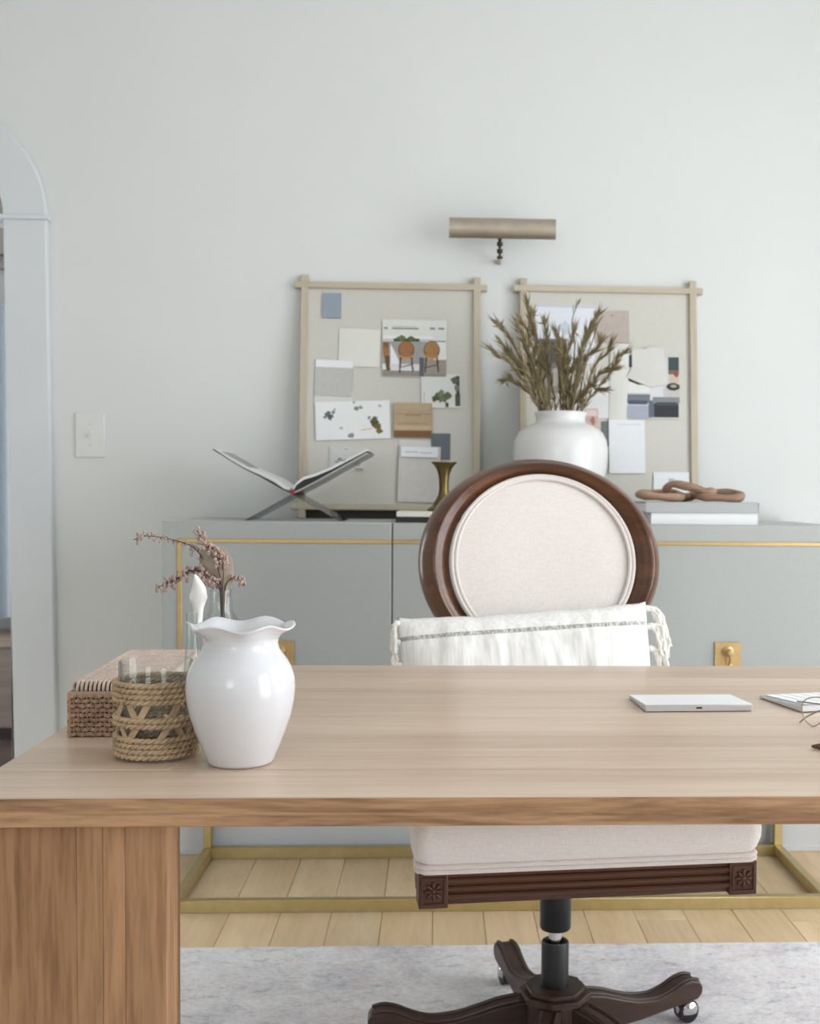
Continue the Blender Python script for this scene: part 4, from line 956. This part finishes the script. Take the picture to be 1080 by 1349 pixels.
for i, (pts, (t0, t1), nb, lab, spread, dk_) in enumerate(sprigs):
    rr = random.Random(300 + i); dy = (0.004, -0.004, 0.0, -0.006, 0.003, -0.002)[i]
    P = smoothpath([spt(px, py, dy * min(1, q * 0.5)) for q, (px, py) in enumerate(pts)], 6); base = P[0].copy()
    t = thing('berry_sprig', lab, 'dried plant', tuple(base), 0, 'dried berry sprigs in the glass bottle')
    g = G().tube([p - base for p in P], [0.0009 - 0.0005 * k / len(P) for k in range(len(P))], 5); gbz = G()
    for k in range(int(nb * 1.3)):
        u = t0 + (t1 - t0) * (k + rr.random()) / (nb * 1.3); idx = min(int(u * (len(P) - 1)), len(P) - 2); p = P[idx].lerp(P[idx + 1], u * (len(P) - 1) - idx)
        d = Vector((rr.uniform(-1, 1), rr.uniform(-1, 1), rr.uniform(-0.9, 1))).normalized() * rr.uniform(0.3, 1) * spread * 0.001
        e = p + d; g.tube([p - base, p + d * 0.5 + Vector((0, 0, 0.0006)) - base, e - base], 0.00035, 4)
        gbz.sphere(e - base, rr.uniform(0.0014, 0.0024), 7, 5, (1, 1, rr.uniform(1.0, 1.5)))
    obj('twig', g, M_twig, t)
    obj('berries', gbz, M_berry, t, smooth=True, kind='stuff')

# ------------------------------------------------------------------ trackpad, keyboard, glasses, pen
tp = thing('trackpad', 'slim white trackpad lying on the right of the desk', 'trackpad', (0.3795, 1.686, DZ), R(2.5))
a, b = 0.0795, 0.0555
g = G().add([(-a, -b, 0.0008), (a, -b, 0.0008), (a, b, 0.0008), (-a, b, 0.0008), (-a, -b, 0.0105), (a, -b, 0.0105), (a, b, 0.0052), (-a, b, 0.0052)],
            [(0, 3, 2, 1), (4, 5, 6, 7), (0, 1, 5, 4), (1, 2, 6, 5), (2, 3, 7, 6), (3, 0, 4, 7)])
obj('trackpad_body', g, M_alu, tp, bevel=0.001)
g = G().add([(-a + 0.0004, -b + 0.0004, 0.0106), (a - 0.0004, -b + 0.0004, 0.0106), (a - 0.0004, b - 0.0004, 0.0053), (-a + 0.0004, b - 0.0004, 0.0053), (-a + 0.0004, -b + 0.0004, 0.0112), (a - 0.0004, -b + 0.0004, 0.0112), (a - 0.0004, b - 0.0004, 0.0059), (-a + 0.0004, b - 0.0004, 0.0059)],
            [(0, 3, 2, 1), (4, 5, 6, 7), (0, 1, 5, 4), (1, 2, 6, 5), (2, 3, 7, 6), (3, 0, 4, 7)])
obj('touch_surface', g, M_white, tp)
obj('charging_port', G().box(-0.0045, 0.0045, -b - 0.0003, -b + 0.002, 0.0048, 0.0072), M_black, tp)
kb = thing('keyboard', 'white slim keyboard at the right edge, beside the trackpad', 'keyboard', (0.5303, 1.6225, DZ), R(13.5))
kw, kd = 0.28, 0.122
g = G().add([(0, 0, 0.0008), (kw, 0, 0.0008), (kw, kd, 0.0008), (0, kd, 0.0008), (0, 0, 0.0108), (kw, 0, 0.0108), (kw, kd, 0.0045), (0, kd, 0.0045)],
            [(0, 3, 2, 1), (4, 5, 6, 7), (0, 1, 5, 4), (1, 2, 6, 5), (2, 3, 7, 6), (3, 0, 4, 7)])
obj('keyboard_body', g, M_alu, kb, bevel=0.0015)
sl = math.atan2(0.0063, kd); kd0 = None
for r_ in range(6):
    for k in range(14):
        loc = (0.0055 + 0.0192 * (k + 0.5), 0.0045 + 0.019 * (r_ + 0.5), 0.0108 - math.tan(sl) * (0.0045 + 0.019 * (r_ + 0.5)))
        if kd0 is None:
            kd0 = obj('key', G().box(-0.0084, 0.0084, -0.0084, 0.0084, 0.0002, 0.0016), M_key, kb, bevel=0.0006, seg=1); kd0.location = loc; kd0.rotation_euler = (-sl, 0, 0)
        else: copy_part(kd0, kb, loc, (-sl, 0, 0))
eg = thing('eyeglasses', 'thin wire eyeglasses in front of the keyboard, right edge of the desk', 'glasses', (0.5575, 1.512, DZ), R(-16))
M_wire = plain('wire_frame_metal', '#a3978a', 0.35, 0.8); g = G()
rim = [(-0.024, 0.034), (-0.0255, 0.022), (-0.021, 0.009), (-0.012, 0.0012), (-0.004, 0.004), (0.008, 0.016), (0.020, 0.027), (0.022, 0.036), (0.012, 0.0405), (-0.012, 0.0405)]
for s in (-1, 1):
    c0 = s * 0.034
    pp = [(c0 - s * -x if False else c0 + (x if s < 0 else -x), 0.0, z) for x, z in rim]
    n_ = len(pp); sm_ = []
    for i in range(n_):
        A, B, Cc, D = (Vector(pp[(i + q) % n_]) for q in (-1, 0, 1, 2))
        for k in range(4):
            t_ = k / 4; sm_.append(0.5 * ((2 * B) + (Cc - A) * t_ + (2 * A - 5 * B + 4 * Cc - D) * t_ * t_ + (3 * B - A - 3 * Cc + D) * t_ ** 3))
    g.tube(sm_, 0.0008, 8, True)
g.tube(smoothpath([(-0.0115, 0, 0.034), (0, 0.001, 0.038), (0.0115, 0, 0.034)], 4), 0.0009, 8)
obj('wire_rims', g, M_wire, eg, smooth=True)
for s in (-1, 1):
    y_ = 0.008 if s < 0 else 0.012
    g = G().tube(smoothpath([(s * 0.060, 0.0, 0.033), (s * 0.064, 0.004, 0.033), (s * 0.058, y_, 0.032), (-s * 0.02, y_ + 0.004, 0.024), (-s * 0.05, y_ + 0.004, 0.012), (-s * 0.062, y_ + 0.004, 0.0015)], 5), 0.0011, 8)
    obj('temple', g, M_wire, eg, smooth=True)
pen = thing('pen', 'brown pen lying on the desk in front of the wire eyeglasses', 'pen', (0.4685, 1.392, DZ + 0.0042), R(-38))
obj('pen_barrel', G().tube([(0.012, 0, 0), (0.13, 0, 0)], 0.0042, 12), plain('brown_lacquer', '#7a5442', 0.3), pen, smooth=True)
obj('pen_tip', G().tube([(0, 0, -0.0012), (0.004, 0, -0.001), (0.012, 0, 0)], [0.0012, 0.0026, 0.0041], 12), plain('dark_pen_tip', '#5b4034', 0.4), pen, smooth=True)

# ------------------------------------------------------------------ hallway furnishings seen through the opening
M_blue = fabric('pale_blue_curtain', '#b9c0c8', '#aeb5be', 200)
def drape(s, t):
    return (-2.3 + 0.9 * s, 5.0 + 0.03 * sin(s * 42), 0.56 + 1.3 * t - 0.1 * (1 - t) * (1 - s))
def drape2(s, t):
    x, y, z = drape(s, t); return (x, y + 0.006, z)
cu = obj('curtain', G().grid(drape, 80, 12).grid(drape2, 80, 12), M_blue, smooth=True, angle=80)
tag(cu, 'pale blue drape hanging in the hallway beyond the archway', 'curtain')
bn = thing('hall_bench', 'low brown wooden bench in the hallway beyond the archway', 'bench', (-1.9, 5.02, 0))
obj('bench_top', G().box(-0.45, 0.45, -0.17, 0.17, 0.40, 0.44), wood('bench_wood', '#8a7a6e', '#6b5c52', 'x'), bn, bevel=0.004)
obj('bench_front', G().box(-0.44, 0.44, -0.16, -0.14, 0.06, 0.40), wood('bench_front_wood', '#7d6f66', '#5e524b', 'x'), bn)
for x in (-0.42, 0.42):
    for y in (-0.13, 0.13): obj('leg', G().box(x - 0.02, x + 0.02, y - 0.02, y + 0.02, 0, 0.40), M_darkfloor, bn)
